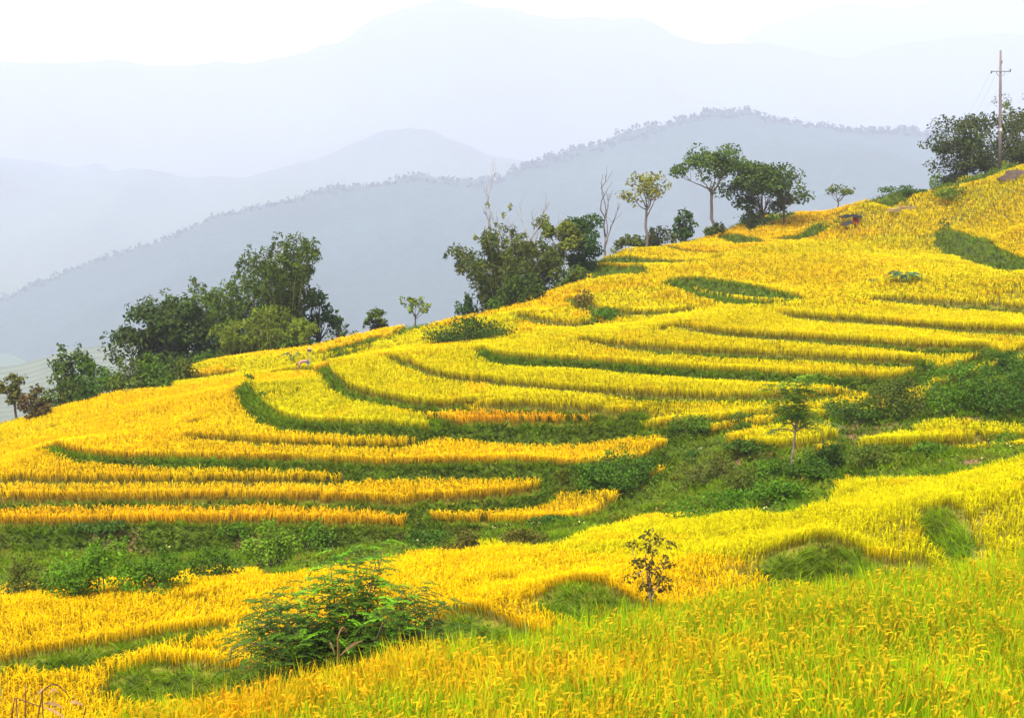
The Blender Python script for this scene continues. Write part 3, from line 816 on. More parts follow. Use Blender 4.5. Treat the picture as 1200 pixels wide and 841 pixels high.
ridge('hill', 'high faint mountain range behind the second ridge', RC, 9800, 10300, 3000, -760, 22, 450, (.05, .07, .04), 9)
ridge('hill', 'farthest faint peak rising over the range on the sunnier side', RD, 12800, 13000, 1900, -760, 32, 450, (.05, .07, .04), 10)

# wood on the nearer ridge: crowns thick along the skyline, thinner down the slope
def leaf_quads(c, n, rad, size, r, up=0.35, flat=1.0):
    """rhombic leaves through an ellipsoid around c: vertices (n*4,3)"""
    d = r.normal(size=(n, 3)); d /= np.linalg.norm(d, axis=1, keepdims=True)
    p = np.asarray(c) + d * np.asarray(rad) * (r.uniform(0.15, 1, (n, 1)) ** 0.45)
    nrm = d * 0.7 + r.normal(size=(n, 3)) * 0.6 + np.array([0, 0, up])
    nrm /= np.linalg.norm(nrm, axis=1, keepdims=True)
    a = np.cross(nrm, r.normal(size=(n, 3))); a /= np.linalg.norm(a, axis=1, keepdims=True) + 1e-9
    b = np.cross(nrm, a)
    s = size * r.uniform(0.6, 1.35, (n, 1))
    return np.stack([p - a * s, p + b * s * 0.55 * flat, p + a * s, p - b * s * 0.55 * flat], 1).reshape(-1, 3)
r3 = np.random.default_rng(23)
fb = MB()
for q in range(4600):
    if q < 4600: rr = r3.integers(4, 7)
    else: rr = 5 + int(16 * r3.uniform() ** 1.4)
    c = r3.integers(0, len(usA))
    if usA[c] < -120 or usA[c] > 1290: continue
    x, y, z = XA[rr, c] + r3.uniform(-15, 15), YA[rr, c] + r3.uniform(-22, 22), ZA[rr, c]
    s = r3.uniform(2.5, 8.0) * r3.uniform(.6, 1.25) * (1.25 if r3.uniform() > .9 else 1) * (0.75 if usA[c] < 560 else 1.0)
    col = np.array([.026, .052, .034]) * r3.uniform(.6, 1.3)
    V = leaf_quads((x, y, z + s * .6), 8, (s, s, s * 1.0), s * .7, r3)
    fb.add(V, np.arange(len(V)).reshape(-1, 4), None, col)
o = fb.build('forest', M_LEAF)
tag(o, 'far wood of small hazy trees covering the nearer ridge', 'forest', None, 'stuff')

# a hazy spur with pale terraces low in the valley at the picture edge
su, sv = np.arange(-160, 230, 3.0), np.linspace(0, 1, 90)
U_, T_ = np.meshgrid(su, sv)
top = np.interp(U_, [-160, 0, 25, 60, 90, 140, 230], [420, 431, 427, 417, 409, 405, 402])
Dq = 2100 - 500 * T_
Vv = top + T_ * 100
ph = T_ * 17 + 0.9 * fbm(U_ / 60, T_ * 3, 6)
fr = ph % 1.0
G = at(U_, Vv, Dq); G[..., 2] += 3.6 * fr
i = np.arange(U_.size).reshape(U_.shape)
Q = np.stack([i[:-1, :-1], i[:-1, 1:], i[1:, 1:], i[1:, :-1]], -1).reshape(-1, 4)
clr = np.where((fr > .62)[..., None], np.array([.045, .06, .025]), np.array([.085, .095, .035])) * (0.8 + 0.4 * fbm(U_ / 14, T_ * 12, 4))[..., None]
o = obj('hill', mesh_np('hill', G.reshape(-1, 3), Q, None, clr.reshape(-1, 3), False, [M_GROUND]))
tag(o, 'hazy spur with pale striped terraces low in the valley', None, None, 'structure')

# ------------------------------------------------------------------ the air
zlo = float(min(Zg.min(), -800)) - 2.0
hz = MB(); hz.box((0, 7350, (zlo + 1620) / 2), (30000, 16000, 1620 - zlo))
m, nt, out = new_mat('haze')
pv = nt.nodes.new('ShaderNodeVolumePrincipled')
pv.inputs['Color'].default_value = (0.625, 0.645, 0.78, 1)
pv.inputs['Density'].default_value = 0.00021
pv.inputs['Anisotropy'].default_value = 0.1
nt.links.new(pv.outputs[0], out.inputs['Volume'])
haze = hz.build('haze', m)
tag(haze, 'pale bluish haze filling the valley and veiling the mountains', 'haze', None, 'stuff')
# ------------------------------------------------------------------ trees and shrubs
r4 = np.random.default_rng(31)
BARK_C, PALE_BARK = np.array([.075, .058, .042]), np.array([.17, .15, .125])
LEAF_K = np.array([.86, .84, .26])                             # leaves in the photograph hold little blue
def px2m(D): return D / F_PX
def add_leaves(mb, c, n, rad, size, ca, cb, r, up=0.35, flat=1.0):
    V = leaf_quads(c, n, rad, size, r, up, flat)
    k = r.uniform(0, 1, (n, 1)); cc = (np.asarray(ca) * (1 - k) + np.asarray(cb) * k) * r.uniform(0.75, 1.25, (n, 1))
    mb.add(V, np.arange(4 * n).reshape(-1, 4), None, np.repeat(cc * LEAF_K, 4, 0))
def limb(mb, a, b, r0, r1, r, sag=0.0, seg=5, k=6, C=BARK_C, wob=0.08):
    a, b = np.asarray(a, float), np.asarray(b, float); t = np.linspace(0, 1, k)[:, None]
    L = np.linalg.norm(b - a)
    p = a + (b - a) * t + np.array([0, 0, 1]) * (sag * L * np.sin(t * math.pi)) + r.normal(0, wob * L / k, (k, 3)) * np.sin(t * math.pi)
    mb.tube(p, np.linspace(r0, r1, k), seg, np.asarray(C) * r.uniform(.85, 1.15))
    return p
def foot(u, D):
    x, _ = ray(u, 300.0); x = float(x) * D
    return np.array([x, D, float(ground(x, D)[0])])
def tree_root(name, label, cat, b, group): return thing(name, label, cat, tuple(b), 0.0, group)

def tree(u, v_top, D, w_px, kind, label, ca, cb, nleaf=1600, lsize=None, name='tree', group=None, seed=None, bark=BARK_C, dens=1.0, lean=0.0, sink=0.1):
    """kind: round, umbrella, loose, bare.  The height comes from where its top is seen at its distance."""
    r = np.random.default_rng(seed if seed is not None else int(u * 7 + v_top))
    b = foot(u - lean * 0, D)
    top = at(u, v_top, D)[2]; H = max(1.2, top - b[2]); W = w_px * px2m(D)
    root = tree_root(name, label, 'tree', b, group)
    tr, cr = MB(), MB()
    ls = lsize or 0.17
    R0 = 0.016 * H + 0.05
    if kind == 'umbrella':
        tp = np.array([lean * H, 0, 0.55 * H]); limb(tr, (0, 0, -.4), tp, R0, R0 * .62, r, 0, 7, 8, bark, .18)
        nb = 7
        cl = []
        for i in range(nb):
            a = i * 6.28 / nb + r.uniform(-.4, .4); q = r.uniform(.35, 1.0)
            e = np.array([tp[0] + math.cos(a) * W * .44 * q, math.sin(a) * W * .44 * q, H * (r.uniform(.80, .96) - .20 * q * q)])
            p = limb(tr, tp - np.array([0, 0, .12 * H * r.uniform()]), e, R0 * .42, R0 * .10, r, -.10, 5, 7, bark, .2)
            cl.append(e)
            for j in range(3):
                e2 = e + np.array([r.normal(0, .13 * W), r.normal(0, .13 * W), r.uniform(-.05, .08) * H])
                limb(tr, p[4], e2, R0 * .16, R0 * .05, r, -.05, 4, 5, bark, .2); cl.append(e2)
        cl += [np.array([tp[0] + r.normal(0, .2 * W), r.normal(0, .2 * W), H * .92]) for _ in range(3)]
        for c in cl:
            q = r.uniform(.7, 1.25)
            add_leaves(cr, c, int(nleaf / len(cl)), (W * .14 * q, W * .14 * q, H * .075 * q), ls, ca, cb, r, 0.9)
    elif kind in ('round', 'loose'):
        tp = np.array([lean * H, 0, (.24 if kind == 'round' else .45) * H]); limb(tr, (0, 0, -.4), tp, R0, R0 * .7, r, 0, 7, 7, bark, .12)
        nb = 22 if kind == 'round' else 11
        for i in range(nb):
            a = r.uniform(0, 6.28); ph = r.uniform(-1.1 if kind == 'round' else -.3, 1.0)
            rr = math.sqrt(max(0, 1 - (abs(ph) * .92) ** 2)) * r.uniform(.35, .95)
            e = np.array([tp[0] + math.cos(a) * W * .44 * rr, math.sin(a) * W * .44 * rr, H * (.54 + .38 * ph)])
            p = limb(tr, tp * np.array([1, 1, r.uniform(.7, 1.0)]), e, R0 * .38, R0 * .08, r, .05, 5, 6, bark, .2)
            q = r.uniform(.65, 1.2) * (1 if kind == 'round' else .72)
            add_leaves(cr, e, int(nleaf / nb * 1.45), (W * .18 * q, W * .17 * q, H * .12 * q), ls, np.array(ca) * r.uniform(.8, 1.15), cb, r, .5)
            for j in range(2):
                e2 = e + r.normal(0, 1, 3) * np.array([.12 * W, .12 * W, .08 * H])
                limb(tr, p[3], e2, R0 * .12, R0 * .04, r, 0, 4, 4, bark, .2)
                add_leaves(cr, e2, int(nleaf / nb * .16), (W * .09, W * .09, H * .06), ls, ca, cb, r, .5)
    elif kind == 'bare':
        def grow(a, d, L, R, lv):
            b2 = a + d * L
            p = limb(tr, a, b2, R, R * .62, r, 0, 5, 5, bark, .22)
            if lv == 0: return
            for j in range(2 if lv > 1 else 3):
                dd = d + r.normal(0, .42, 3) * np.array([1, 1, .35]); dd[2] = abs(dd[2]) * .8 + .45; dd /= np.linalg.norm(dd)
                grow(p[r.integers(2, 5)], dd, L * r.uniform(.5, .8), R * .52, lv - 1)
        n0 = 3 if w_px > 20 else 2
        limb(tr, (0, 0, -.4), (0, 0, .34 * H), R0 * .8, R0 * .6, r, 0, 6, 6, bark, .15)
        for i in range(n0):
            d = np.array([(-.16, .42, .08)[i % 3] * (W / (H * .45)), r.normal(0, .2), 1.0]); d /= np.linalg.norm(d)
            grow(np.array([0, 0, (.34, .22, .30)[i % 3] * H]), d, H * (.42, .30, .36)[i % 3], R0 * (.5, .36, .34)[i % 3], 3 if w_px > 36 else 2)
        if nleaf:
            for _ in range(16):
                add_leaves(cr, (r.normal(0, .28 * W), r.normal(0, .28 * W), H * r.uniform(.55, .98)), max(2, nleaf // 16), (W * .08, W * .08, H * .03), ls, ca, cb, r, .6)
    tr.build('trunk', M_BARK, root, True)
    if cr.n: cr.build('crown', M_LEAF, root)
    return root

def bamboo(u, v_top, D, w_px, label, ca, cb, culms=16, nleaf=2200, name='bamboo_clump', group=None, seed=1, ls=0.20, erect=0.75):
    r = np.random.default_rng(seed)
    b = foot(u, D); H = max(2.0, at(u, v_top, D)[2] - b[2]); W = w_px * px2m(D)
    root = tree_root(name, label, 'bamboo' if 'bamboo' in name else 'tree', b, group)
    cu, cr = MB(), MB()
    for i in range(culms):
        a = r.uniform(0, 6.28); q = r.uniform(.1, 1.0)
        out = W * .5 * q; h = H * r.uniform(.70, 1.0) * (1 - .28 * q * (1 - erect))
        t = np.linspace(0, 1, 10)
        rad = 0.26 * W * q + out * .8 * t ** 2.0
        z = h * (t * 1.13 - .22 * (q * (1.2 - erect) + .12) * t ** 4) * (1 / 1.06)
        P = np.stack([math.cos(a) * rad, math.sin(a) * rad, z - .3], 1)
        cu.tube(P, np.linspace(.055, .012, 10), 5, np.array([.18, .17, .05]) * r.uniform(.7, 1.2))
        for k in range(1, 10):
            for s in range(2):
                c = P[k] + r.normal(0, 1, 3) * np.array([.05, .05, .03]) * H * .9
                add_leaves(cr, c, int(nleaf * 2.4 / (culms * 18)), (W * .075, W * .075, H * .055), ls, np.array(ca) * r.uniform(.8, 1.2), cb, r, .1, .55)
        c = P[-1]
        for s in range(3):                                                         # hanging tips
            d = np.array([math.cos(a), math.sin(a), 0]) * (.25 + .2 * s) + np.array([0, 0, -.22 * s])
            add_leaves(cr, c + d, int(nleaf / (culms * 12)), (.22, .22, .30), ls, ca, cb, r, .1, .5)
    cu.build('culm_cluster', M_BARK, root, True)
    cr.build('crown', M_LEAF, root)
    return root

def shrub(u, v_base, w_px, h_px, label, ca, cb, n=500, ls=None, D=None, name='shrub', group=None, lobes=9, sink=0.12, cat='shrub', seed=None):
    r = np.random.default_rng(seed if seed is not None else int(u * 13 + v_base))
    ch = 0.0
    if D is None:
        b, ch = sight(u, v_base); D = b[1]
    else: b = foot(u, D)
    W, H = w_px * px2m(D), h_px * px2m(D) + ch
    b[2] -= sink
    root = tree_root(name, label, cat, b, group)
    st, cr = MB(), MB()
    ls = ls or max(.04, .025 + D * .0006)
    for i in range(lobes):
        a = r.uniform(0, 6.28); q = math.sqrt(r.uniform(0, 1))
        e = np.array([math.cos(a) * W * .38 * q, math.sin(a) * min(W, 2.2 * H) * .34 * q, H * r.uniform(.32, .82) * (1 - .35 * q * q) + sink])
        limb(st, (e[0] * .2, e[1] * .2, -.1), e, .02 + .006 * H, .008, r, 0, 4, 4, BARK_C, .15)
        k = r.uniform(.75, 1.2)
        add_leaves(cr, e, int(n * 1.5) // lobes, (W * .19 * k, W * .19 * k, H * .26 * k), ls, np.array(ca) * r.uniform(.75, 1.2), cb, r, .55)
    for i in range(lobes):                                                         # loose shoots over the outline
        a = r.uniform(0, 6.28); e = np.array([math.cos(a) * W * .3 * r.uniform(), math.sin(a) * W * .25 * r.uniform(), H * r.uniform(.8, 1.05)])
        add_leaves(cr, e, max(4, n // lobes // 6), (W * .05, W * .05, H * .12), ls, ca, cb, r, .3)
    st.build('stem_cluster', M_BARK, root, True)
    cr.build('foliage', M_LEAF, root)
    return root

DG, MG, LG, YG, OL, BG = (.022, .050, .016), (.040, .085, .020), (.075, .150, .018), (.120, .170, .022), (.090, .100, .030), (.060, .150, .012)
GB, GC, GH = 'trees of the grove behind the left-hand terraces', 'trees of the clump on the mid crest', 'trees standing along the upper crest'
# the grove down the spur
tree(192, 345, 125, 140, 'round', 'dark low-spreading tree at the downhill end of the bamboo grove', DG, (.05, .07, .03), 3400, .20, group=GB, seed=3)
tree(152, 383, 124, 80, 'round', 'dark bushy tree at the grove\'s downhill foot, under the spreading tree', DG, (.05, .07, .03), 1500, .18, group=GB, seed=4)
bamboo(184, 338, 128, 84, 'drooping bamboo clump at the downhill end of the grove', MG, (.08, .11, .03), 12, 1900, group=GB, seed=5, erect=.3)
bamboo(226, 320, 128, 84, 'arching bamboo clump between the drooping clump and the tall one', MG, (.085, .12, .03), 13, 2200, group=GB, seed=6, erect=.45)
bamboo(260, 316, 128, 80, 'middle bamboo clump of the grove with a bare brown culm showing', MG, (.085, .12, .03), 13, 2200, group=GB, seed=7, erect=.5)
bamboo(292, 310, 128, 76, 'bamboo clump leaning against the tallest clump of the grove', MG, (.09, .12, .03), 13, 2200, group=GB, seed=8, erect=.5)
bamboo(332, 272, 127, 104, 'tallest feathery bamboo clump, highest in the grove', DG, (.085, .11, .03), 22, 5200, group=GB, seed=9, erect=.8, ls=.22)
tree(372, 336, 130, 54, 'round', 'thin loose-branched tree at the uphill side of the tallest bamboo', DG, MG, 620, .22, group=GB, seed=10)
for i, (u, vt, w, D_, lb) in enumerate([(270, 372, 60, 122, 'light green bamboo bush fronting the grove, downhill of its two neighbours'), (312, 352, 64, 122, 'tallest light green bamboo bush fronting the grove'), (350, 366, 56, 121, 'light green bamboo bush fronting the grove under the tall bamboo\'s uphill side')]):
    bamboo(u, vt, D_, w, lb, (.085, .135, .022), (.15, .18, .035), 14, 1500, 'bamboo_bush', GB, 40 + i, .17, .6)
tree(82, 404, 118, 66, 'round', 'round dark green tree at the foot of the spur, in front of the valley', (.020, .055, .014), (.06, .09, .02), 2200, .17, group=None, seed=12)
tree(8, 436, 112, 44, 'loose', 'brownish thin tree at the lowest end of the crest', (.10, .085, .03), (.07, .09, .03), 420, .18, seed=13)
for i, (u, vb, w, h, a, c, lb) in enumerate([(36, 486, 46, 30, (.05, .045, .02), (.09, .05, .025), 'dark reddish shrub at the lowest corner of the rice slope'),
   (62, 470, 60, 30, MG, OL, 'mixed green shrub uphill of the dark reddish shrub'), (104, 458, 66, 32, MG, LG, 'green hedge shrub below the round dark tree'),
   (140, 452, 60, 28, (.05, .10, .022), OL, 'green hedge shrub third up from the picture edge'), (176, 446, 56, 28, (.055, .10, .022), LG, 'green hedge shrub under the low-spreading tree'),
   (208, 440, 40, 24, (.06, .10, .025), OL, 'last hedge shrub before the rounded rice corner'), (122, 424, 52, 18, OL, (.13, .10, .03), 'olive-brown bush beside the round dark tree'),
   (96, 466, 30, 16, DG, MG, 'small dark shrub sticking into the golden rice slope'), (240, 418, 44, 18, (.06, .11, .022), LG, 'low hedge bush under the bamboo grove\'s middle'),
   (290, 409, 46, 16, (.06, .11, .022), OL, 'low hedge bush under the light green bamboo bushes'), (345, 404, 50, 15, (.06, .11, .022), LG, 'low hedge bush behind the thin marker post')]):
    shrub(u, vb, w * 1.15, h * 1.5, lb, a, c, 800, .13, float(depth(u, vb)[0]) + (2 if u not in (36, 96) else 0), group='hedge along the lower crest')
for i, (u, vt, w, D_, k, lb) in enumerate([(398, 370, 40, 142, 'round', 'hazy small tree past the grove\'s uphill end'), (438, 362, 34, 134, 'round', 'little dark tree alone on the crest between grove and clump')]):
    tree(u, vt, D_, w, k, lb, MG, OL, 420, .2, seed=60 + i)
shrub(418, 384, 40, 14, 'hazy low bush on the crest beside the little dark tree', MG, OL, 260, .18, 132)
tree(486, 347, 134, 32, 'umbrella', 'pale yellow-green flat-topped small tree on the crest', (.10, .15, .04), (.16, .19, .05), 380, .17, seed=63, bark=PALE_BARK)
# the clump in the middle of the crest
bamboo(590, 258, 131, 112, 'big dark drooping bamboo at the downhill side of the crest clump', DG, (.09, .095, .03), 24, 4400, group=GC, seed=70, erect=.35, ls=.22)
bamboo(622, 266, 133, 72, 'smaller bamboo leaning on the big dark drooping one', (.045, .065, .02), (.10, .10, .035), 13, 2000, group=GC, seed=71, erect=.5)
tree(580, 237, 136, 40, 'bare', 'thin pale tree with sparse leaves rising behind the dark bamboo', (.14, .17, .07), (.18, .18, .08), 330, .17, group=GC, seed=72, bark=PALE_BARK)
tree(622, 236, 136, 46, 'bare', 'leafless pale grey tree beside the sparse-leaved one', MG, MG, 0, group=GC, seed=73, bark=PALE_BARK)
tree(654, 240, 136, 62, 'loose', 'pale olive layered tree between the leafless tree and the dark round tree', (.085, .12, .04), (.14, .15, .05), 1500, .18, group=GC, seed=74, bark=PALE_BARK)
tree(682, 248, 138, 64, 'round', 'dark green round-crowned tree next to the dead forked trunk', (.022, .065, .022), (.05, .09, .03), 2400, .18, group=GC, seed=75)
shrub(652, 320, 84, 44, 'mid green thicket at the foot of the dark round-crowned tree', (.05, .10, .02), OL, 1000, .17, 131, group=GC)
shrub(610, 346, 66, 46, 'dark green bush below the dark drooping bamboo', DG, (.06, .09, .02), 900, .15, 122, group=GC)
shrub(549, 361, 34, 26, 'small dark bush on the crest below the clump', DG, MG, 520, .13, group=GC)
shrub(580, 349, 26, 16, 'little bush between the small dark bush and the larger one', MG, LG, 260, .13, group=GC)
tree(709, 211, 146, 34, 'bare', 'dead leafless tree with forked trunk', MG, MG, 0, seed=83, name='dead_tree', bark=(.095, .08, .072))
tree(757, 199, 153, 52, 'umbrella', 'tall yellowish umbrella-crowned tree on bare forked stems', (.13, .15, .035), (.20, .18, .05), 1000, .18, group=GH, seed=84, bark=(.11, .09, .075))
shrub(773, 279, 52, 28, 'dense bush at the foot of the yellowish umbrella tree', (.06, .075, .03), OL, 800, .17, 156, group=GH)
shrub(738, 287, 44, 22, 'ragged low bush on the near side of the umbrella tree', (.05, .08, .03), OL, 480, .18, 150, group=GH)
tree(801, 246, 158, 30, 'round', 'small dark tree between the two tall umbrella trees', DG, MG, 620, .2, group=GH, seed=87)
tree(836, 167, 166, 88, 'umbrella', 'tallest spreading umbrella tree with a slanting trunk', (.04, .09, .025), (.085, .12, .035), 3400, .20, group=GH, seed=88, lean=-.04, bark=(.10, .082, .065))
tree(892, 187, 168, 104, 'round', 'full-crowned bushy tree right beside the tallest umbrella tree', (.03, .065, .022), (.07, .10, .03), 3600, .20, group=GH, seed=89)
tree(917, 196, 169, 40, 'loose', 'yellow-green loose sprays at the side of the full-crowned tree', (.11, .14, .03), (.14, .16, .05), 420, .19, group=GH, seed=90)
shrub(842, 266, 40, 18, 'low dark bush under the tallest umbrella tree', DG, OL, 420, .18, 163, group=GH)
shrub(880, 262, 26, 20, 'greyish grassy bush on the crest lip under the full-crowned tree', (.10, .13, .05), OL, 300, .16, group=GH)
tree(980, 214, 178, 38, 'umbrella', 'low flat little tree peeping over the upper crest', (.07, .10, .035), (.12, .14, .05), 420, .18, group=GH, seed=93)
tree(1150, 128, 176, 150, 'round', 'broad dark spreading tree downhill of the utility pole', (.022, .042, .022), (.06, .07, .04), 4200, .20, group=GH, seed=94)
tree(1122, 158, 176, 92, 'round', 'lower dark tree hanging over the crest, below the broad dark one', (.025, .045, .022), (.06, .07, .04), 1900, .20, group=GH, seed=95)
tree(1182, 122, 182, 50, 'round', 'olive tree crown behind the utility pole', (.06, .08, .035), (.09, .10, .05), 1700, .20, group=GH, seed=96)
bamboo(1204, 92, 184, 52, 'pale feathery bamboo at the top picture corner beyond the pole', (.08, .115, .04), (.14, .17, .07), 14, 2200, group=GH, seed=97, erect=.7, ls=.2)
# shrubs on the terraces
shrub(553, 398, 112, 26, 'dense dark green bush with spiky top on the rice terraces', (.018, .052, .012), (.05, .085, .018), 3400, .085, lobes=30)
shrub(706, 375, 54, 15, 'low bright green bush tucked into the mid slope', (.040, .110, .010), (.07, .15, .015), 900, .085)
shrub(684, 358, 28, 18, 'grey-brown withered weed clump beside the low bright green bush', (.11, .11, .045), (.15, .09, .05), 420, .09)
shrub(1120, 232, 60, 16, 'bright grassy bush on the bank below the crest hedge', (.085, .14, .02), YG, 700, .13)
shrub(1060, 229, 60, 12, 'dark green hedge on the bank below the crest', (.04, .085, .02), MG, 600, .14)
shrub(1098, 222, 20, 20, 'upright pale green weed on the upper bank', (.10, .16, .03), LG, 260, .12)
shrub(1140, 288, 16, 9, 'bright lime weed on the diagonal turf bank', (.14, .26, .015), (.10, .22, .015), 260, .07)
shrub(1106, 268, 16, 12, 'dark tuft at the head of the diagonal turf bank', (.04, .08, .018), MG, 260, .08)
shrub(308, 470, 18, 12, 'grassy tuft on the curling turf bank', (.06, .13, .012), LG, 300, .07)
shrub(293, 452, 22, 13, 'grassy tuft at the upper end of the curling turf bank', (.06, .12, .014), LG, 300, .07)
# shrubs of the gully
GG = 'shrubs of the gully'
for (u, vb, w, h, a, c, n, lb) in [
   (118, 692, 96, 54, (.055, .14, .012), (.10, .20, .016), 2600, 'large bright green bush in the gully at the edge of the lower golden field'),
   (190, 688, 70, 40, (.05, .115, .014), LG, 1300, 'green bush leaning against the large bright bush'),
   (24, 692, 60, 34, (.06, .085, .018), OL, 900, 'olive scrub in the gully at the picture edge'),
   (62, 690, 40, 30, (.05, .09, .016), OL, 600, 'small olive bush next to the large bright bush'),
   (250, 672, 60, 30, (.045, .095, .014), MG, 900, 'dark bush where the lower golden field steps back'),
   (318, 664, 56, 50, (.09, .18, .020), (.13, .22, .03), 1300, 'light green bush rising behind the feathery shrub\'s crown'),
   (370, 650, 44, 36, (.08, .17, .016), LG, 800, 'fresh green bush below the amber strip\'s blunt end'),
   (275, 628, 36, 14, (.05, .12, .014), LG, 380, 'low leafy clump clinging to the long weedy bank'),
   (118, 622, 70, 12, (.04, .085, .014), MG, 500, 'dark leafy patch hanging from the long weedy bank'),
   (500, 643, 50, 22, (.045, .10, .014), MG, 900, 'dark bush under the gap between the two front strips'),
   (548, 640, 56, 17, (.055, .085, .022), (.10, .07, .03), 900, 'brownish weeds under the short golden strip'),
   (612, 633, 56, 14, (.06, .09, .02), (.11, .07, .03), 800, 'reddish-tinged weeds beside the turf spit'),
   (650, 617, 60, 13, (.04, .095, .014), MG, 600, 'low dark bush along the foot of the short strip'),
   (728, 572, 84, 40, (.035, .095, .012), (.06, .13, .016), 1900, 'big dark green bush below the long strip\'s pointed end'),
   (692, 574, 50, 20, (.05, .12, .014), LG, 700, 'leafy mound at the side of the big dark green bush'),
   (812, 542, 18, 14, (.05, .11, .02), MG, 260, 'little round bush alone on the bare reddish path'),
   (836, 566, 56, 34, (.075, .085, .035), OL, 800, 'greyish dry weeds in the middle of the gully'),
   (872, 586, 70, 38, (.055, .10, .02), OL, 1100, 'rank weeds above the leafy hedge of the gully'),
   (905, 570, 56, 30, (.07, .15, .018), LG, 1300, 'fresh green bush at the foot of the slender sapling'),
   (950, 563, 52, 28, (.05, .11, .016), MG, 1100, 'broad-leaved bush just uphill of the slender sapling'),
   (980, 547, 56, 28, (.035, .075, .014), MG, 1100, 'dark bush between sapling and the greenish strip'),
   (880, 529, 56, 13, (.04, .08, .016), MG, 800, 'dark bushes under the small greenish plot'),
   (812, 505, 60, 16, (.045, .095, .016), LG, 600, 'low scrub above the bare reddish path'),
   (840, 598, 90, 22, (.045, .13, .012), LG, 1300, 'low leafy hedge bordering the golden field, lower half'),
   (915, 590, 84, 24, (.045, .13, .012), LG, 1300, 'low leafy hedge bordering the golden field, upper half'),
   (1030, 545, 70, 22, (.06, .12, .018), OL, 800, 'weedy mound below the greenish strip'),
   (1090, 535, 60, 16, (.06, .13, .018), LG, 600, 'low weeds beside the flat reddish stone'),
   (1180, 528, 60, 16, (.07, .14, .02), LG, 600, 'white-flecked weeds at the picture edge past the flat stone'),
   (1010, 492, 70, 24, (.05, .10, .016), MG, 1000, 'bush at the downhill end of the dark gully thicket'),
   (1060, 488, 76, 40, (.035, .075, .014), (.07, .08, .025), 1500, 'dark thicket bush above the greenish strip'),
   (1115, 488, 76, 56, (.05, .115, .016), LG, 1900, 'tall leafy bush in the middle of the gully thicket'),
   (1165, 485, 72, 50, (.035, .085, .014), MG, 1600, 'dark leafy bush at the uphill side of the tall leafy one'),
   (1205, 480, 70, 60, (.032, .075, .012), MG, 1600, 'dark bush at the picture edge ending the gully thicket'),
   (1140, 446, 90, 18, (.045, .115, .014), LG, 1000, 'dark green hedge crowning the gully thicket'),
   (1190, 436, 70, 22, (.035, .085, .012), MG, 900, 'dark hedge under the blunt strip at the picture edge'),
   (868, 496, 40, 11, (.045, .10, .016), MG, 420, 'low dark bushes behind the small greenish plot, downhill end'),
   (925, 493, 44, 11, (.05, .11, .016), LG, 420, 'low bushes behind the small greenish plot, at the sapling trunk'),
   (985, 491, 44, 16, (.045, .095, .016), MG, 480, 'bush closing the uphill end of the small greenish plot'),
   (1045, 462, 50, 14, (.06, .11, .02), OL, 480, 'low scrub below the end of the sill terrace')]:
    shrub(u, vb, w * 1.28, h * 1.15, lb, np.array(a) * 1.05, np.array(c) * 1.15, int(n * 1.25), None, group=GG, lobes=13)

# leafy weeds that nobody could count, over the gully floor and the tall banks
x, y = lattice(-50, 60, 44, 100, 0.40, r4)
m = in_view(x, y); x, y = x[m], y[m]
h_, bk_, pl_ = terrace_step(x, y)
ok_, g_, t_, nr_ = crop_mask(x, y, bk_)
m = (g_ | ((bk_ > .99) & (y < 78) & (r4.uniform(size=len(x)) < .25) & (fbm(x / 6, y / 6, 99) > .5))) & (fbm(x / 2.6, y / 2.6, 91) > 0.36) & (r4.uniform(size=len(x)) < np.where((y > 57) & (y < 68) & (x < 8), 1.0, .55)); x, y = x[m], y[m]
ub = MB()
zz = ground(x, y)
for i in range(len(x)):
    q = fbm(np.array([x[i] / 5]), np.array([y[i] / 5]), 95)[0]
    s = r4.uniform(.22, .5)
    ca = np.array([.055, .14, .014]) * (1 - q) + np.array([.12, .19, .025]) * q
    if r4.uniform() < .16: ca = np.array([.15, .10, .05])
    add_leaves(ub, (x[i], y[i], zz[i] + s * .45), 17, (s, s, s * .7), .068, ca * r4.uniform(.7, 1.2), OL, r4, .6)
    if r4.uniform() < .018:                                                        # pale flower heads
        add_leaves(ub, (x[i], y[i], zz[i] + s * 1.3), 3, (s * .7, s * .7, .1), .045, (.62, .60, .70), (.5, .48, .6), r4, 1.0)
o = ub.build('undergrowth', M_LEAF)
tag(o, 'low tangled weeds covering the gully floor', 'undergrowth', None, 'stuff')
# ------------------------------------------------------------------ plants one can single out
def spot(u, v, dD=0.0):
    """point on the ground of the far hillside seen at a pixel"""
    b, ch = sight(u, v)
    if dD:
        b = np.array([b[0] * (b[1] + dD) / b[1], b[1] + dD, 0]); b[2] = float(ground(b[0], b[1])[0])
    return b
def frond(mb, a, d, L, n, ll, lw, ca, cb, r, sag=.5):
    """a feathery leaf: leaflets in two rows along a drooping midrib"""
    d = np.asarray(d, float); d /= np.linalg.norm(d)
    side = np.cross(d, (0, 0, 1.0)); side /= np.linalg.norm(side) + 1e-9
    t = (np.arange(n) + .6) / n
    P = np.asarray(a) + d * L * t[:, None] + np.array([0, 0, -1.0]) * (sag * L * t ** 2)[:, None]
    for s in (-1, 1):
        o = side * s * ll * (1 - .45 * t[:, None]) + d * ll * .35 + np.array([0, 0, -.18 * ll]) + r.normal(0, .12 * ll, (n, 3))
        w = d * lw
        V = np.stack([P, P + o * .5 + w, P + o, P + o * .5 - w], 1).reshape(-1, 3)
        k = r.uniform(0, 1, (n, 1)); c = (np.asarray(ca) * (1 - k) + np.asarray(cb) * k) * r.uniform(.8, 1.2)
        mb.add(V, np.arange(4 * n).reshape(-1, 4), None, np.repeat(c, 4, 0))

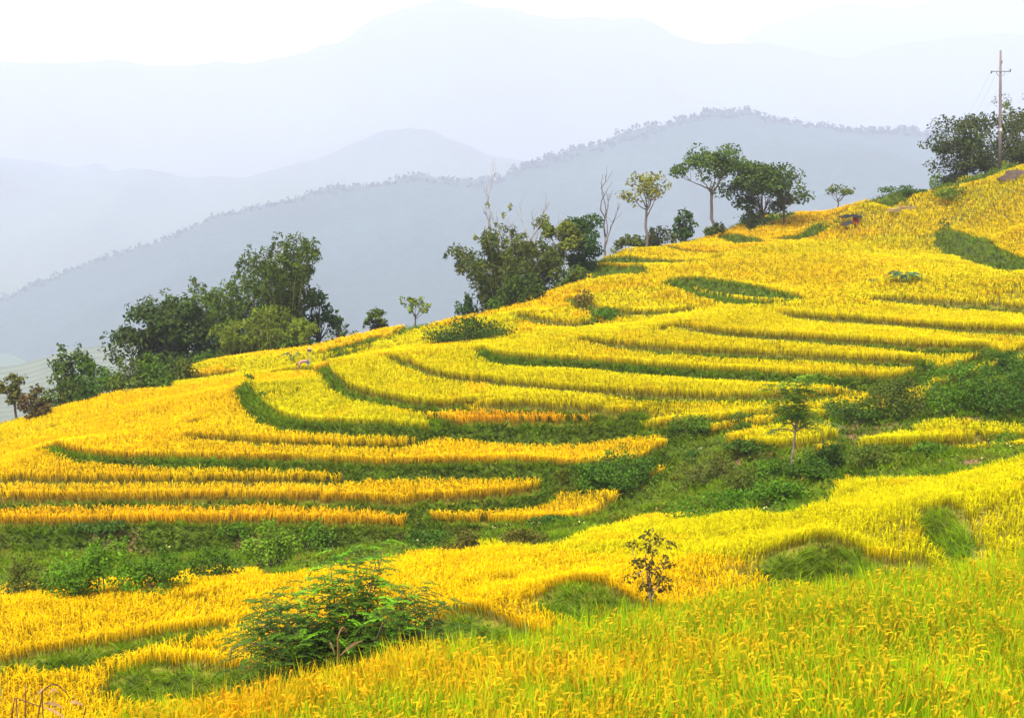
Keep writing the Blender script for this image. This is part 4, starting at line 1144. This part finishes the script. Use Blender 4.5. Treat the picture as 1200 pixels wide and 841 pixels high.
# big feathery shrub in front
D_ = 29.5
r = np.random.default_rng(301)
x = float(ray(405, 760)[0]) * D_; b = np.array([x, D_, float(ground(x, D_)[0])])
s_ = px2m(D_)
root = thing('feathery_shrub', 'large feathery dark green shrub spreading behind the near paddy', 'shrub', tuple(b))
zt = at(405, 655, D_)[2] - b[2]; W = 250 * s_; zlow = at(405, 762, D_)[2] - b[2]
tr, cr = MB(), MB()
tips = [(-.50, .16), (-.46, .05), (-.42, .40), (-.36, .62), (-.33, .22), (-.30, .02), (-.24, .80), (-.2, .48), (-.16, .2), (-.12, .66), (-.08, .95), (-.05, .4), (0, .8), (.04, 1.0), (.06, .56), (.10, .25), (.14, .76), (.17, .95), (.22, .5), (.24, .30), (.28, .70), (.33, .45), (.37, .62), (.40, .26), (.46, .40), (.50, .14), (.42, .06), (.3, .08), (-.4, .28), (.12, .45), (-.02, .22), (-.26, .34), (.2, .12)]
for (fx, fz) in tips * 2:
    e = np.array([(fx + r.normal(0, .025)) * W, r.uniform(-.36, .30) * W, zlow + (zt - zlow) * min(1.0, fz + r.normal(0, .05)) - .12])
    p = limb(tr, (e[0] * .12, e[1] * .12, -.1), e, .022, .006, r, .12 if abs(fx) > .3 else .03, 5, 8, (.09, .07, .05), .12)
    for j in range(44):
        q = p[r.integers(3, 8)] + r.normal(0, .22, 3) * np.array([1, 1, .6])
        a = r.uniform(0, 6.28); up = r.uniform(-.1, .35)
        new = fz > .62 and r.uniform() < .45
        frond(cr, q, (math.cos(a) + np.sign(e[0]) * .3, math.sin(a), up), r.uniform(.30, .50), 9, .085, .026,
              (.07, .20, .004) if new else (.032, .080, .005), (.13, .27, .006) if new else (.066, .115, .006), r, .35)
tr.build('branch_cluster', M_BARK, root, True); cr.build('foliage', M_LEAF, root)

# thin sapling in the lower fields
D_ = 33.0; r = np.random.default_rng(305)
x = float(ray(765, 715)[0]) * D_; b = np.array([x, D_, float(ground(x, D_)[0])])
top = at(765, 620, D_)[2] - b[2]; s_ = px2m(D_)
root = thing('sapling', 'thin sapling with sparse dark olive leaves standing on a field bank', 'tree', tuple(b))
tr, cr = MB(), MB()
tp = np.array([-.12, 0, top * .72]); limb(tr, (0.05, 0, -.1), tp, .028, .014, r, 0, 6, 9, (.13, .09, .06), .1)
for (dx, fz) in [(-30, .62), (-22, .74), (-26, .86), (-12, .97), (-6, 1.0), (2, .86), (8, .92), (14, .78), (20, .88), (22, .70), (14, .60), (-4, .7), (4, .62), (-10, .52), (18, .5), (-2, .45), (-14, .9)]:
    e = np.array([dx * s_, r.uniform(-.4, .4), top * fz]); p = limb(tr, tp * r.uniform(.5, 1.0), e, .012, .005, r, -.05, 4, 6, (.13, .09, .06), .15)
    add_leaves(cr, e, 22, (.17, .17, .11), .055, (.055, .068, .022), (.12, .085, .03), r, .4)
    add_leaves(cr, p[3], 10, (.10, .10, .08), .055, (.055, .068, .022), (.12, .085, .03), r, .4)
tr.build('trunk', M_BARK, root, True); cr.build('crown', M_LEAF, root)

# slender leafy sapling in the gully
r = np.random.default_rng(309)
b = spot(926, 566); D_ = b[1]; s_ = px2m(D_)
root = thing('sapling', 'slender sapling with drooping ferny leaves rising from the gully', 'tree', tuple(b))
tr, cr = MB(), MB()
top = at(926, 446, D_)[2] - b[2]
fork = np.array([.15, 0, at(926, 503, D_)[2] - b[2]])
limb(tr, (0, 0, -.2), fork, .06, .045, r, 0, 6, 7, (.13, .10, .075), .1)
for (dx, vt) in ((-18, 452), (4, 446), (18, 446)):
    e = np.array([dx * s_, r.uniform(-.3, .3), at(926, vt, D_)[2] - b[2]])
    p = limb(tr, fork, e, .035, .012, r, -.08, 5, 8, (.13, .10, .075), .1)
    for k in range(2, 8):
        for j in range(9):
            a = r.uniform(0, 6.28)
            frond(cr, p[k] + r.normal(0, .12, 3), (math.cos(a), math.sin(a), .45), r.uniform(.6, 1.1), 9, .17, .045, (.065, .13, .008), (.12, .19, .010), r, .95)
for (dx, dz) in ((-22, -.15), (30, .0), (44, .25), (26, .3)):
    e = np.array([dx * s_, r.uniform(-.2, .2), fork[2] + dz]); p = limb(tr, fork - np.array([0, 0, .1]), e, .02, .008, r, .15, 4, 6, (.13, .10, .075), .1)
    for k in range(3, 6):
        for j in range(3):
            a = r.uniform(0, 6.28); frond(cr, p[k], (math.cos(a), math.sin(a), .15), r.uniform(.5, .8), 9, .13, .03, (.06, .12, .018), (.12, .17, .026), r, .5)
tr.build('trunk', M_BARK, root, True); cr.build('crown', M_LEAF, root)

# broad-leaved plant standing out of the rice
def rosette(u, v, w_px, h_px, n, label, name, ca, cb, seed, lw=.16):
    r = np.random.default_rng(seed); b = spot(u, v); s = px2m(b[1]); root = thing(name, label, 'plant', tuple(b))
    z0 = at(u, v, b[1])[2] - b[2]
    st, lf = MB(), MB()
    for i in range(n):
        a = i * 2.4; d = np.array([math.cos(a), math.sin(a), 0]); L = w_px * s * .5 * r.uniform(.6, 1.05); zz = z0 + h_px * s * r.uniform(.45, 1.0) * (1 - .3 * i / n)
        p = d * L * .35 + np.array([0, 0, zz]); limb(st, (0, 0, 0), p, .02, .012, r, 0, 4, 5, (.10, .15, .03), .05)
        side = np.array([-d[1], d[0], 0])
        q = [p, p + d * L * .35 + side * lw * L + (0, 0, .03), p + d * L * .75 + (0, 0, -.10 * L), p + d * L * .35 - side * lw * L + (0, 0, .03), p + d * L * .4 + (0, 0, .09)]
        lf.add(np.array(q), None, [(0, 1, 4), (1, 2, 4), (2, 3, 4), (3, 0, 4)], (np.array(ca) * (1 - r.uniform() * .6) + np.array(cb) * r.uniform() * .6))
    st.build('stem_cluster', M_BARK, root); lf.build('leaf_cluster', M_LEAF, root)
rosette(1060, 330, 48, 13, 30, 'broad-leaved dark green plant standing out of the upper rice slope', 'broadleaf_plant', (.03, .075, .02), (.07, .12, .03), 401)
rosette(1022, 331, 12, 4, 8, 'tiny leafy weed beside the broad-leaved plant', 'broadleaf_plant', (.04, .07, .02), (.08, .10, .03), 402)
rosette(342, 424, 26, 14, 14, 'wilted dark leafy stalk beside the bending person', 'broadleaf_plant', (.05, .075, .03), (.08, .10, .05), 403, .12)
rosette(160, 452, 18, 8, 9, 'small leafy weed poking out of the lower golden slope', 'broadleaf_plant', (.05, .08, .02), (.09, .11, .03), 404, .12)
rosette(150, 460, 16, 5, 8, 'lower of the two leafy weeds on the golden slope', 'broadleaf_plant', (.05, .08, .02), (.09, .11, .03), 405, .12)
rosette(1182, 227, 9, 7, 8, 'small dark weed in the rice below the crest boulder', 'broadleaf_plant', (.05, .07, .02), (.09, .10, .03), 406, .12)

# dry maize stalks left in the fields
def dry_stalk(u, v, D, label, seed, spec, h_px):
    r = np.random.default_rng(seed); x = float(ray(u, v)[0]) * D; b = np.array([x, D, float(ground(x, D)[0])]); s = px2m(D)
    root = thing('dry_maize_stalk', label, 'dry stalk', tuple(b)); z0 = at(u, v, D)[2] - b[2]
    st, lf = MB(), MB()
    for (x0, z_0, x1, z1, wd, bend) in spec:
        a = np.array([x0 * s, r.uniform(-.15, .15), z0 + z_0 * s]); e = np.array([x1 * s, r.uniform(-.15, .15), z0 + z1 * s])
        t = np.linspace(0, 1, 7)[:, None]; p = a + (e - a) * t + np.array([0, 0, bend * s]) * np.sin(t * math.pi)
        if wd < 0: st.tube(np.concatenate([[[p[0, 0], p[0, 1], 0]], p]), np.linspace(.021, .010, 8), 5, np.array([.13, .068, .026]) * r.uniform(.6, 1.1))
        else:
            w = np.array([0, .25, 1.0]) * wd * s * np.sin(t * 2.6 + .35); V = np.stack([p - w, p + w], 1).reshape(-1, 3)
            lf.add(V, [(2 * i, 2 * i + 1, 2 * i + 3, 2 * i + 2) for i in range(6)], None, np.array([.27, .16, .07]) * r.uniform(.6, 1.15))
    st.build('stalk', M_STRAW, root, True)
    if lf.n: lf.build('dry_leaf', M_STRAW, root)
dry_stalk(398, 768, 25.6, 'bent bleached maize stalk in front of the feathery shrub', 501,
          [(-4, -20, -2, 22, -1, 0), (-2, 22, 10, 24, -1, 12), (2, 4, 28, 17, 1.8, 3), (-6, 0, -12, 18, 3.0, 2), (10, 24, 14, 8, 1.2, 0), (-2, 22, 4, 30, 1.2, 4)], 40)
dry_stalk(242, 790, 33.6, 'bent dry maize stalk on the dark rounded bank', 502, [(-6, -10, -4, 12, -1, 0), (-4, 12, 10, 22, -1, 6), (10, 22, 30, 12, 2.2, 3), (-4, 12, 2, 20, 1.2, 2), (-8, 2, -4, 14, 1.4, 2)], 30)
dry_stalk(270, 764, 32.5, 'short bleached maize leaf beside the feathery shrub', 503, [(0, -8, 2, 4, -1, 0), (-2, 0, 14, 8, 2.4, 3)], 14)
dry_stalk(50, 838, 27.0, 'tangled brown maize stalks in the lowest corner', 504,
          [(-40, -20, -30, 28, -1, 0), (-24, -20, -22, 36, -1, 0), (-34, 20, -4, 8, -1, 0), (-10, -10, 0, 30, -1, 0), (0, 30, 34, 22, -1, 14), (-6, 26, 4, 32, 2.6, 2), (0, 12, 26, 10, 2.2, 3), (34, 18, 50, 12, 2.0, 2), (2, 10, 34, -4, 2.0, 2), (20, -20, 24, 12, -1, 0), (48, -10, 56, 14, -1, 0), (8, 26, 22, 32, 1.6, 6)], 40)

# ------------------------------------------------------------------ boulder, flat stone, straw
def rock(u, v, w_px, h_px, label, name, col, seed, cat='rock'):
    r = np.random.default_rng(seed); b = spot(u, v); s = px2m(b[1])
    n, k = 14, 7
    V = []
    for i in range(k):
        ph = i / (k - 1) * math.pi * .5
        for j in range(n):
            a = j * 2 * math.pi / n; q = 1 + .22 * r.normal() * (.4 + .6 * math.sin(ph + .3))
            V.append((math.cos(a) * math.cos(ph) * w_px * s * .5 * q, math.sin(a) * math.cos(ph) * w_px * s * .36 * q, math.sin(ph) * h_px * s * (1 + .08 * r.normal()) - .1))
    Q = [(i * n + j, i * n + (j + 1) % n, (i + 1) * n + (j + 1) % n, (i + 1) * n + j) for i in range(k - 1) for j in range(n)]
    mb = MB(); mb.add(np.array(V), Q, None, col)
    o = mb.build(name, M_ROCK, None, True, tuple(b)); tag(o, label, cat)
rock(1190, 207, 34, 14, 'dark brown boulder in the grass bank under the utility pole', 'boulder', (.055, .036, .026), 601)
rock(1142, 541, 32, 8, 'flat reddish-brown stone lying on the grass beside the golden slope', 'flat_stone', (.17, .07, .05), 602)
rock(822, 523, 9, 3, 'pale stone on the bare reddish path', 'stone', (.28, .25, .22), 603)
for i, (u, v, w, lb) in enumerate([(1062, 247, 18, 'pale heap of cut straw on the upper slope, longer of two'), (1048, 250, 10, 'short pale heap of cut straw downhill of the longer heap')]):
    b = spot(u, v); s = px2m(b[1]); mb = MB(); r = np.random.default_rng(610 + i); z0 = .62
    for j in range(90):
        a = r.uniform(-.4, .4); L = r.uniform(.5, .9); c = np.array([r.uniform(-.5, .5) * w * s, r.uniform(-.5, .5), z0 + r.uniform(0, .28)])
        d = np.array([math.cos(a), math.sin(a), r.uniform(-.2, .2)]) * L * .5
        mb.add([c - d, c + d + (0, .05, .03), c + d + (0, 0, .09), c - d + (0, 0, .06)], [(0, 1, 2, 3)], None, np.array([.36, .26, .12]) * r.uniform(.8, 1.2))
    o = mb.build('straw_heap', M_STRAW, None, False, tuple(b)); tag(o, lb, 'straw heap')

# ------------------------------------------------------------------ utility pole and wires
b = spot(1172, 188); D_ = b[1]; s_ = px2m(D_)
topz = at(1166, 59, D_)[2] - b[2]
root = thing('utility_pole', 'tall concrete utility pole with a crossarm on the topmost field', 'pole', tuple(b))
lean = -6 * s_ / topz
def onp(z): return np.array([lean * z, 0, z])
pm = MB(); pm.tube([onp(-.5), onp(topz * .33), onp(topz * .66), onp(topz)], [.21, .18, .15, .11], 10, (.115, .088, .078)); pm.build('pole', M_CONCRETE, root, True)
zc = at(1166, 84, D_)[2] - b[2]
am = MB(); c = onp(zc); am.box(c + (0, -.12, 0), (2.25, .10, .12), (.16, .15, .15)); am.build('crossarm', M_METAL, root)
br = MB()
for sgn in (-1, 1):
    br.tube([onp(zc - .55), onp(zc - .42) + (sgn * .35, -.1, 0), c + (sgn * .52, -.12, -.06)], .035, 5, (.16, .15, .15))
br.build('brace', M_METAL, root)
ends = []
for dx, dz in ((-1.08, 0), (1.08, 0), (.06, .95)):
    im = MB(); q = c + (dx, -.12, dz) if dz == 0 else onp(zc + dz) + (.10, -.1, 0)
    zz = np.array([.0, .06, .12, .18, .24, .30, .34]) + .06
    rr = np.array([.04, .11, .06, .12, .06, .10, .03])
    th = np.arange(8) * math.pi / 4
    V = np.array([(q[0] + rr[i] * math.cos(a), q[1] + rr[i] * math.sin(a), q[2] + zz[i] - (.3 if dz == 0 and dx < 0 else .12)) for i in range(7) for a in th])
    im.add(V, [(i * 8 + j, i * 8 + (j + 1) % 8, (i + 1) * 8 + (j + 1) % 8, (i + 1) * 8 + j) for i in range(6) for j in range(8)], None, (.10, .075, .06))
    im.build('insulator', M_CONCRETE, root, True); ends.append(q + np.array([0, 0, .12]))
pl = MB(); pl.box(onp(at(1170, 152, D_)[2] - b[2]) + (.02, -.19, 0), (.30, .03, .34), (.42, .41, .40)); pl.build('sign_plate', M_METAL, root)
cl = MB(); q = onp(at(1168, 112, D_)[2] - b[2]); cl.tube([q - (0, 0, .10), q + (0, 0, .10)], .19, 8, (.15, .12, .10)); cl.build('pole_clamp', M_METAL, root)
for i, (e, lb) in enumerate(zip(ends, ('thin wire running down from the near end of the crossarm', 'thin wire running down from the uphill end of the crossarm', 'thin wire running down from the top insulator of the pole'))):
    A = b + e; Bp = at(1092 + i * 5, 200, 300.0)
    t = np.linspace(0, 1, 24)[:, None]; P = A + (Bp - A) * t + np.array([0, 0, -1.0]) * (4 * 1.2 * t * (1 - t))
    wm = MB(); wm.tube(P - A, .007, 4, (.10, .10, .10)); o = wm.build('power_line', M_METAL, None, False, tuple(A)); tag(o, lb, 'wire', 'wires of the utility pole')

# ------------------------------------------------------------------ field shelter and red cloth
b = spot(996, 266, 0.8); D_ = b[1]; s_ = px2m(D_)
b[2] = max(at(996, 267, D_)[2], b[2] + .45)
root = thing('field_shelter', 'little field shelter with a black tarpaulin roof on sticks', 'shelter', (b[0], b[1], float(ground(b[0], b[1])[0])))
dz0 = b[2] - root.location.z
h = 12 * s_
st = MB()
for (px_, py_) in ((-.85, -.5), (.85, -.5), (-.75, .5), (.85, .5)):
    p = MB(); p.tube([(px_, py_, -.1), (px_ * 1.02, py_, dz0 + h * .8)], .028, 6, (.20, .14, .08)); p.build('post', M_WOOD, root)
g = np.array([(i, j) for j in range(6) for i in range(9)], float)
gxx, gyy = (g[:, 0] / 8 - .5) * 2.3, (g[:, 1] / 5 - .5) * 1.7
gz = dz0 + h * (1.05 - .28 * np.abs(gyy) - .30 * np.abs(g[:, 0] / 8 - .55)) + .06 * np.sin(g[:, 0] * 2.1 + g[:, 1])
V = np.stack([gxx, gyy, gz], 1); V = np.concatenate([V, V - (0, 0, .03)])
Q = []
for j in range(5):
    for i in range(8):
        a = j * 9 + i; Q += [(a, a + 1, a + 10, a + 9), (a + 54, a + 63, a + 64, a + 55)]
tm = MB(); tm.add(V, Q, None, (.006, .006, .008)); tm.build('tarpaulin', M_CLOTH, root)
cm = MB()
xs = np.linspace(.15, .75, 8); V = np.array([(xx, -.52 + .05 * math.sin(xx * 16), dz0 + h * zf) for zf in (.02, .35, .72) for xx in xs])
cm.add(V, [(j * 8 + i, j * 8 + i + 1, j * 8 + i + 9, j * 8 + i + 8) for j in range(2) for i in range(7)], None, (.16, .014, .010)); cm.build('red_cloth', M_CLOTH, root)
sm = MB(); xs = np.linspace(-1.0, .1, 7); V = np.array([(xx, -.62 + .1 * zf, dz0 + h * zf * (1 - .5 * max(0, -xx))) for zf in (-.1, .2, .42) for xx in xs])
sm.add(V, [(j * 7 + i, j * 7 + i + 1, j * 7 + i + 8, j * 7 + i + 7) for j in range(2) for i in range(6)], None, (.028, .028, .026)); sm.build('side_sheet', M_CLOTH, root)

# ------------------------------------------------------------------ marker post and the person cutting rice
b = spot(363, 430); D_ = b[1]; s_ = px2m(D_)
zt = at(363, 407, D_)[2] - b[2]
root = thing('marker_post', 'thin pale stick with a dark band standing behind the bending person', 'post', tuple(b))
p = MB(); p.tube([(0, 0, -.2), (.02, 0, zt * .5), (.0, 0, zt)], [.05, .045, .04], 6, (.26, .20, .09)); p.build('stick', M_WOOD, root, True)
p = MB(); p.box((0, 0, zt - .22), (.30, .12, .16), (.06, .04, .03)); p.build('dark_band', M_CLOTH, root)
p = MB(); p.box((0, 0, zt - .05), (.16, .10, .14), (.36, .28, .15)); p.build('pale_cap', M_CLOTH, root)

def skin_mesh(name, verts, edges, rad, root_i, mat, parent, col, sub=2):
    me = bpy.data.meshes.new(name); me.from_pydata([tuple(v) for v in verts], edges, [])
    o = bpy.data.objects.new(name, me); COL.objects.link(o)
    sk = o.modifiers.new('skin', 'SKIN'); sk.use_smooth_shade = True
    for i, rr in enumerate(rad):
        d = me.skin_vertices[0].data[i]; d.radius = (rr, rr) if np.isscalar(rr) else rr; d.use_root = (i == root_i)
    sb = o.modifiers.new('sub', 'SUBSURF'); sb.levels = sb.render_levels = sub
    dg = bpy.context.evaluated_depsgraph_get(); dg.update()
    em = bpy.data.meshes.new_from_object(o.evaluated_get(dg))
    o.modifiers.clear(); o.data = em; em.name = name
    n = len(em.vertices); co = np.empty(n * 3); em.vertices.foreach_get('co', co)
    at_ = em.color_attributes.get('Col') or em.color_attributes.new('Col', 'FLOAT_COLOR', 'POINT')
    c4 = np.ones((n, 4), np.float32); c4[:, :3] = col(co.reshape(-1, 3)) if callable(col) else col
    at_.data.foreach_set('color', c4.ravel())
    em.materials.clear(); em.materials.append(mat)
    o.parent = parent
    return o
b = spot(357, 431, 0.3)
zb = at(357, 434, b[1])[2]
base_z = float(ground(b[0], b[1])[0])
lift = max(0.0, min(.35, zb - .55 - base_z))
root = thing('person', 'person in a pale pink shirt bent double over the rice', 'person', (b[0], b[1], base_z))
if lift > .02:
    pass
S = 1.0
# standing feet apart, hips high, trunk hanging forward to the left, arms down to the stems
J = {'pel': (.22, 0, .90), 'waist': (.08, 0, .97), 'chest': (-.20, 0, .94), 'neck': (-.38, 0, .83), 'head': (-.50, 0, .73), 'crown': (-.57, 0, .66),
     'hipL': (.24, .11, .86), 'kneeL': (.13, .15, .48), 'ankL': (.24, .16, .09), 'toeL': (.06, .17, .04),
     'hipR': (.26, -.11, .86), 'kneeR': (.18, -.15, .47), 'ankR': (.32, -.16, .09), 'toeR': (.14, -.17, .04),
     'shL': (-.27, .18, .89), 'elL': (-.36, .23, .62), 'wrL': (-.46, .17, .40), 'haL': (-.51, .14, .33),
     'shR': (-.27, -.18, .89), 'elR': (-.38, -.23, .63), 'wrR': (-.48, -.16, .42), 'haR': (-.53, -.12, .35)}
names_ = list(J); ix = {k: i for i, k in enumerate(names_)}
E = [('pel', 'waist'), ('waist', 'chest'), ('chest', 'neck'), ('neck', 'head'), ('head', 'crown'), ('pel', 'hipL'), ('hipL', 'kneeL'), ('kneeL', 'ankL'), ('ankL', 'toeL'), ('pel', 'hipR'), ('hipR', 'kneeR'), ('kneeR', 'ankR'), ('ankR', 'toeR'),
     ('chest', 'shL'), ('shL', 'elL'), ('elL', 'wrL'), ('wrL', 'haL'), ('chest', 'shR'), ('shR', 'elR'), ('elR', 'wrR'), ('wrR', 'haR')]
Rd = {'pel': .15, 'waist': .135, 'chest': .155, 'neck': .06, 'head': .095, 'crown': .085, 'hipL': .10, 'kneeL': .062, 'ankL': .045, 'toeL': .04, 'hipR': .10, 'kneeR': .062, 'ankR': .045, 'toeR': .04,
      'shL': .075, 'elL': .052, 'wrL': .036, 'haL': .040, 'shR': .075, 'elR': .052, 'wrR': .036, 'haR': .040}
def person_col(co):
    x, z = co[:, 0], co[:, 2]
    c = np.tile(np.array([.30, .14, .115]), (len(co), 1))                           # shirt
    c[(x > .06) & (z < .93 + (x - .06) * .6)] = (.050, .055, .085)                     # trousers
    c[(z < .10)] = (.10, .07, .05)
    sk_ = (.20, .10, .06)
    c[(x < -.40) & (z > .58)] = sk_; c[(x < -.43) & (z < .47)] = sk_
    return c
person = skin_mesh('body', [np.array(J[k]) for k in names_], [(ix[a], ix[c]) for a, c in E], [Rd[k] for k in names_], ix['pel'], M_CLOTH, root, person_col)
hm = MB(); V = []
for i in range(5):                                                                   # hair
    ph = i / 4 * math.pi * .55
    for j in range(10):
        a = j * math.pi / 5; V.append((-.53 - .108 * math.sin(ph) * 0 - .10 * math.cos(ph) * .6, .105 * math.sin(a) * math.sin(ph + .25), .70 + .10 * math.cos(a) * math.sin(ph + .25) + .02))
V = np.array(V)
hm.add(V, [(i * 10 + j, i * 10 + (j + 1) % 10, (i + 1) * 10 + (j + 1) % 10, (i + 1) * 10 + j) for i in range(4) for j in range(10)], None, (.02, .016, .014)); hm.build('hair', M_CLOTH, root, True)
for hx, hy, hz_ in ((-.51, .14, .33), (-.53, -.12, .35)):
    for q in range(5):
        fm = MB(); o_ = np.array([hx - .01 * q, hy + (q - 2) * .018, hz_]); L = (.05, .075, .08, .075, .06)[q]
        fm.tube([o_, o_ + (-.02, 0, -L * .6), o_ + (.0, 0, -L)], [.010, .009, .007], 5, (.20, .10, .06)); fm.build('finger', M_CLOTH, root, True)
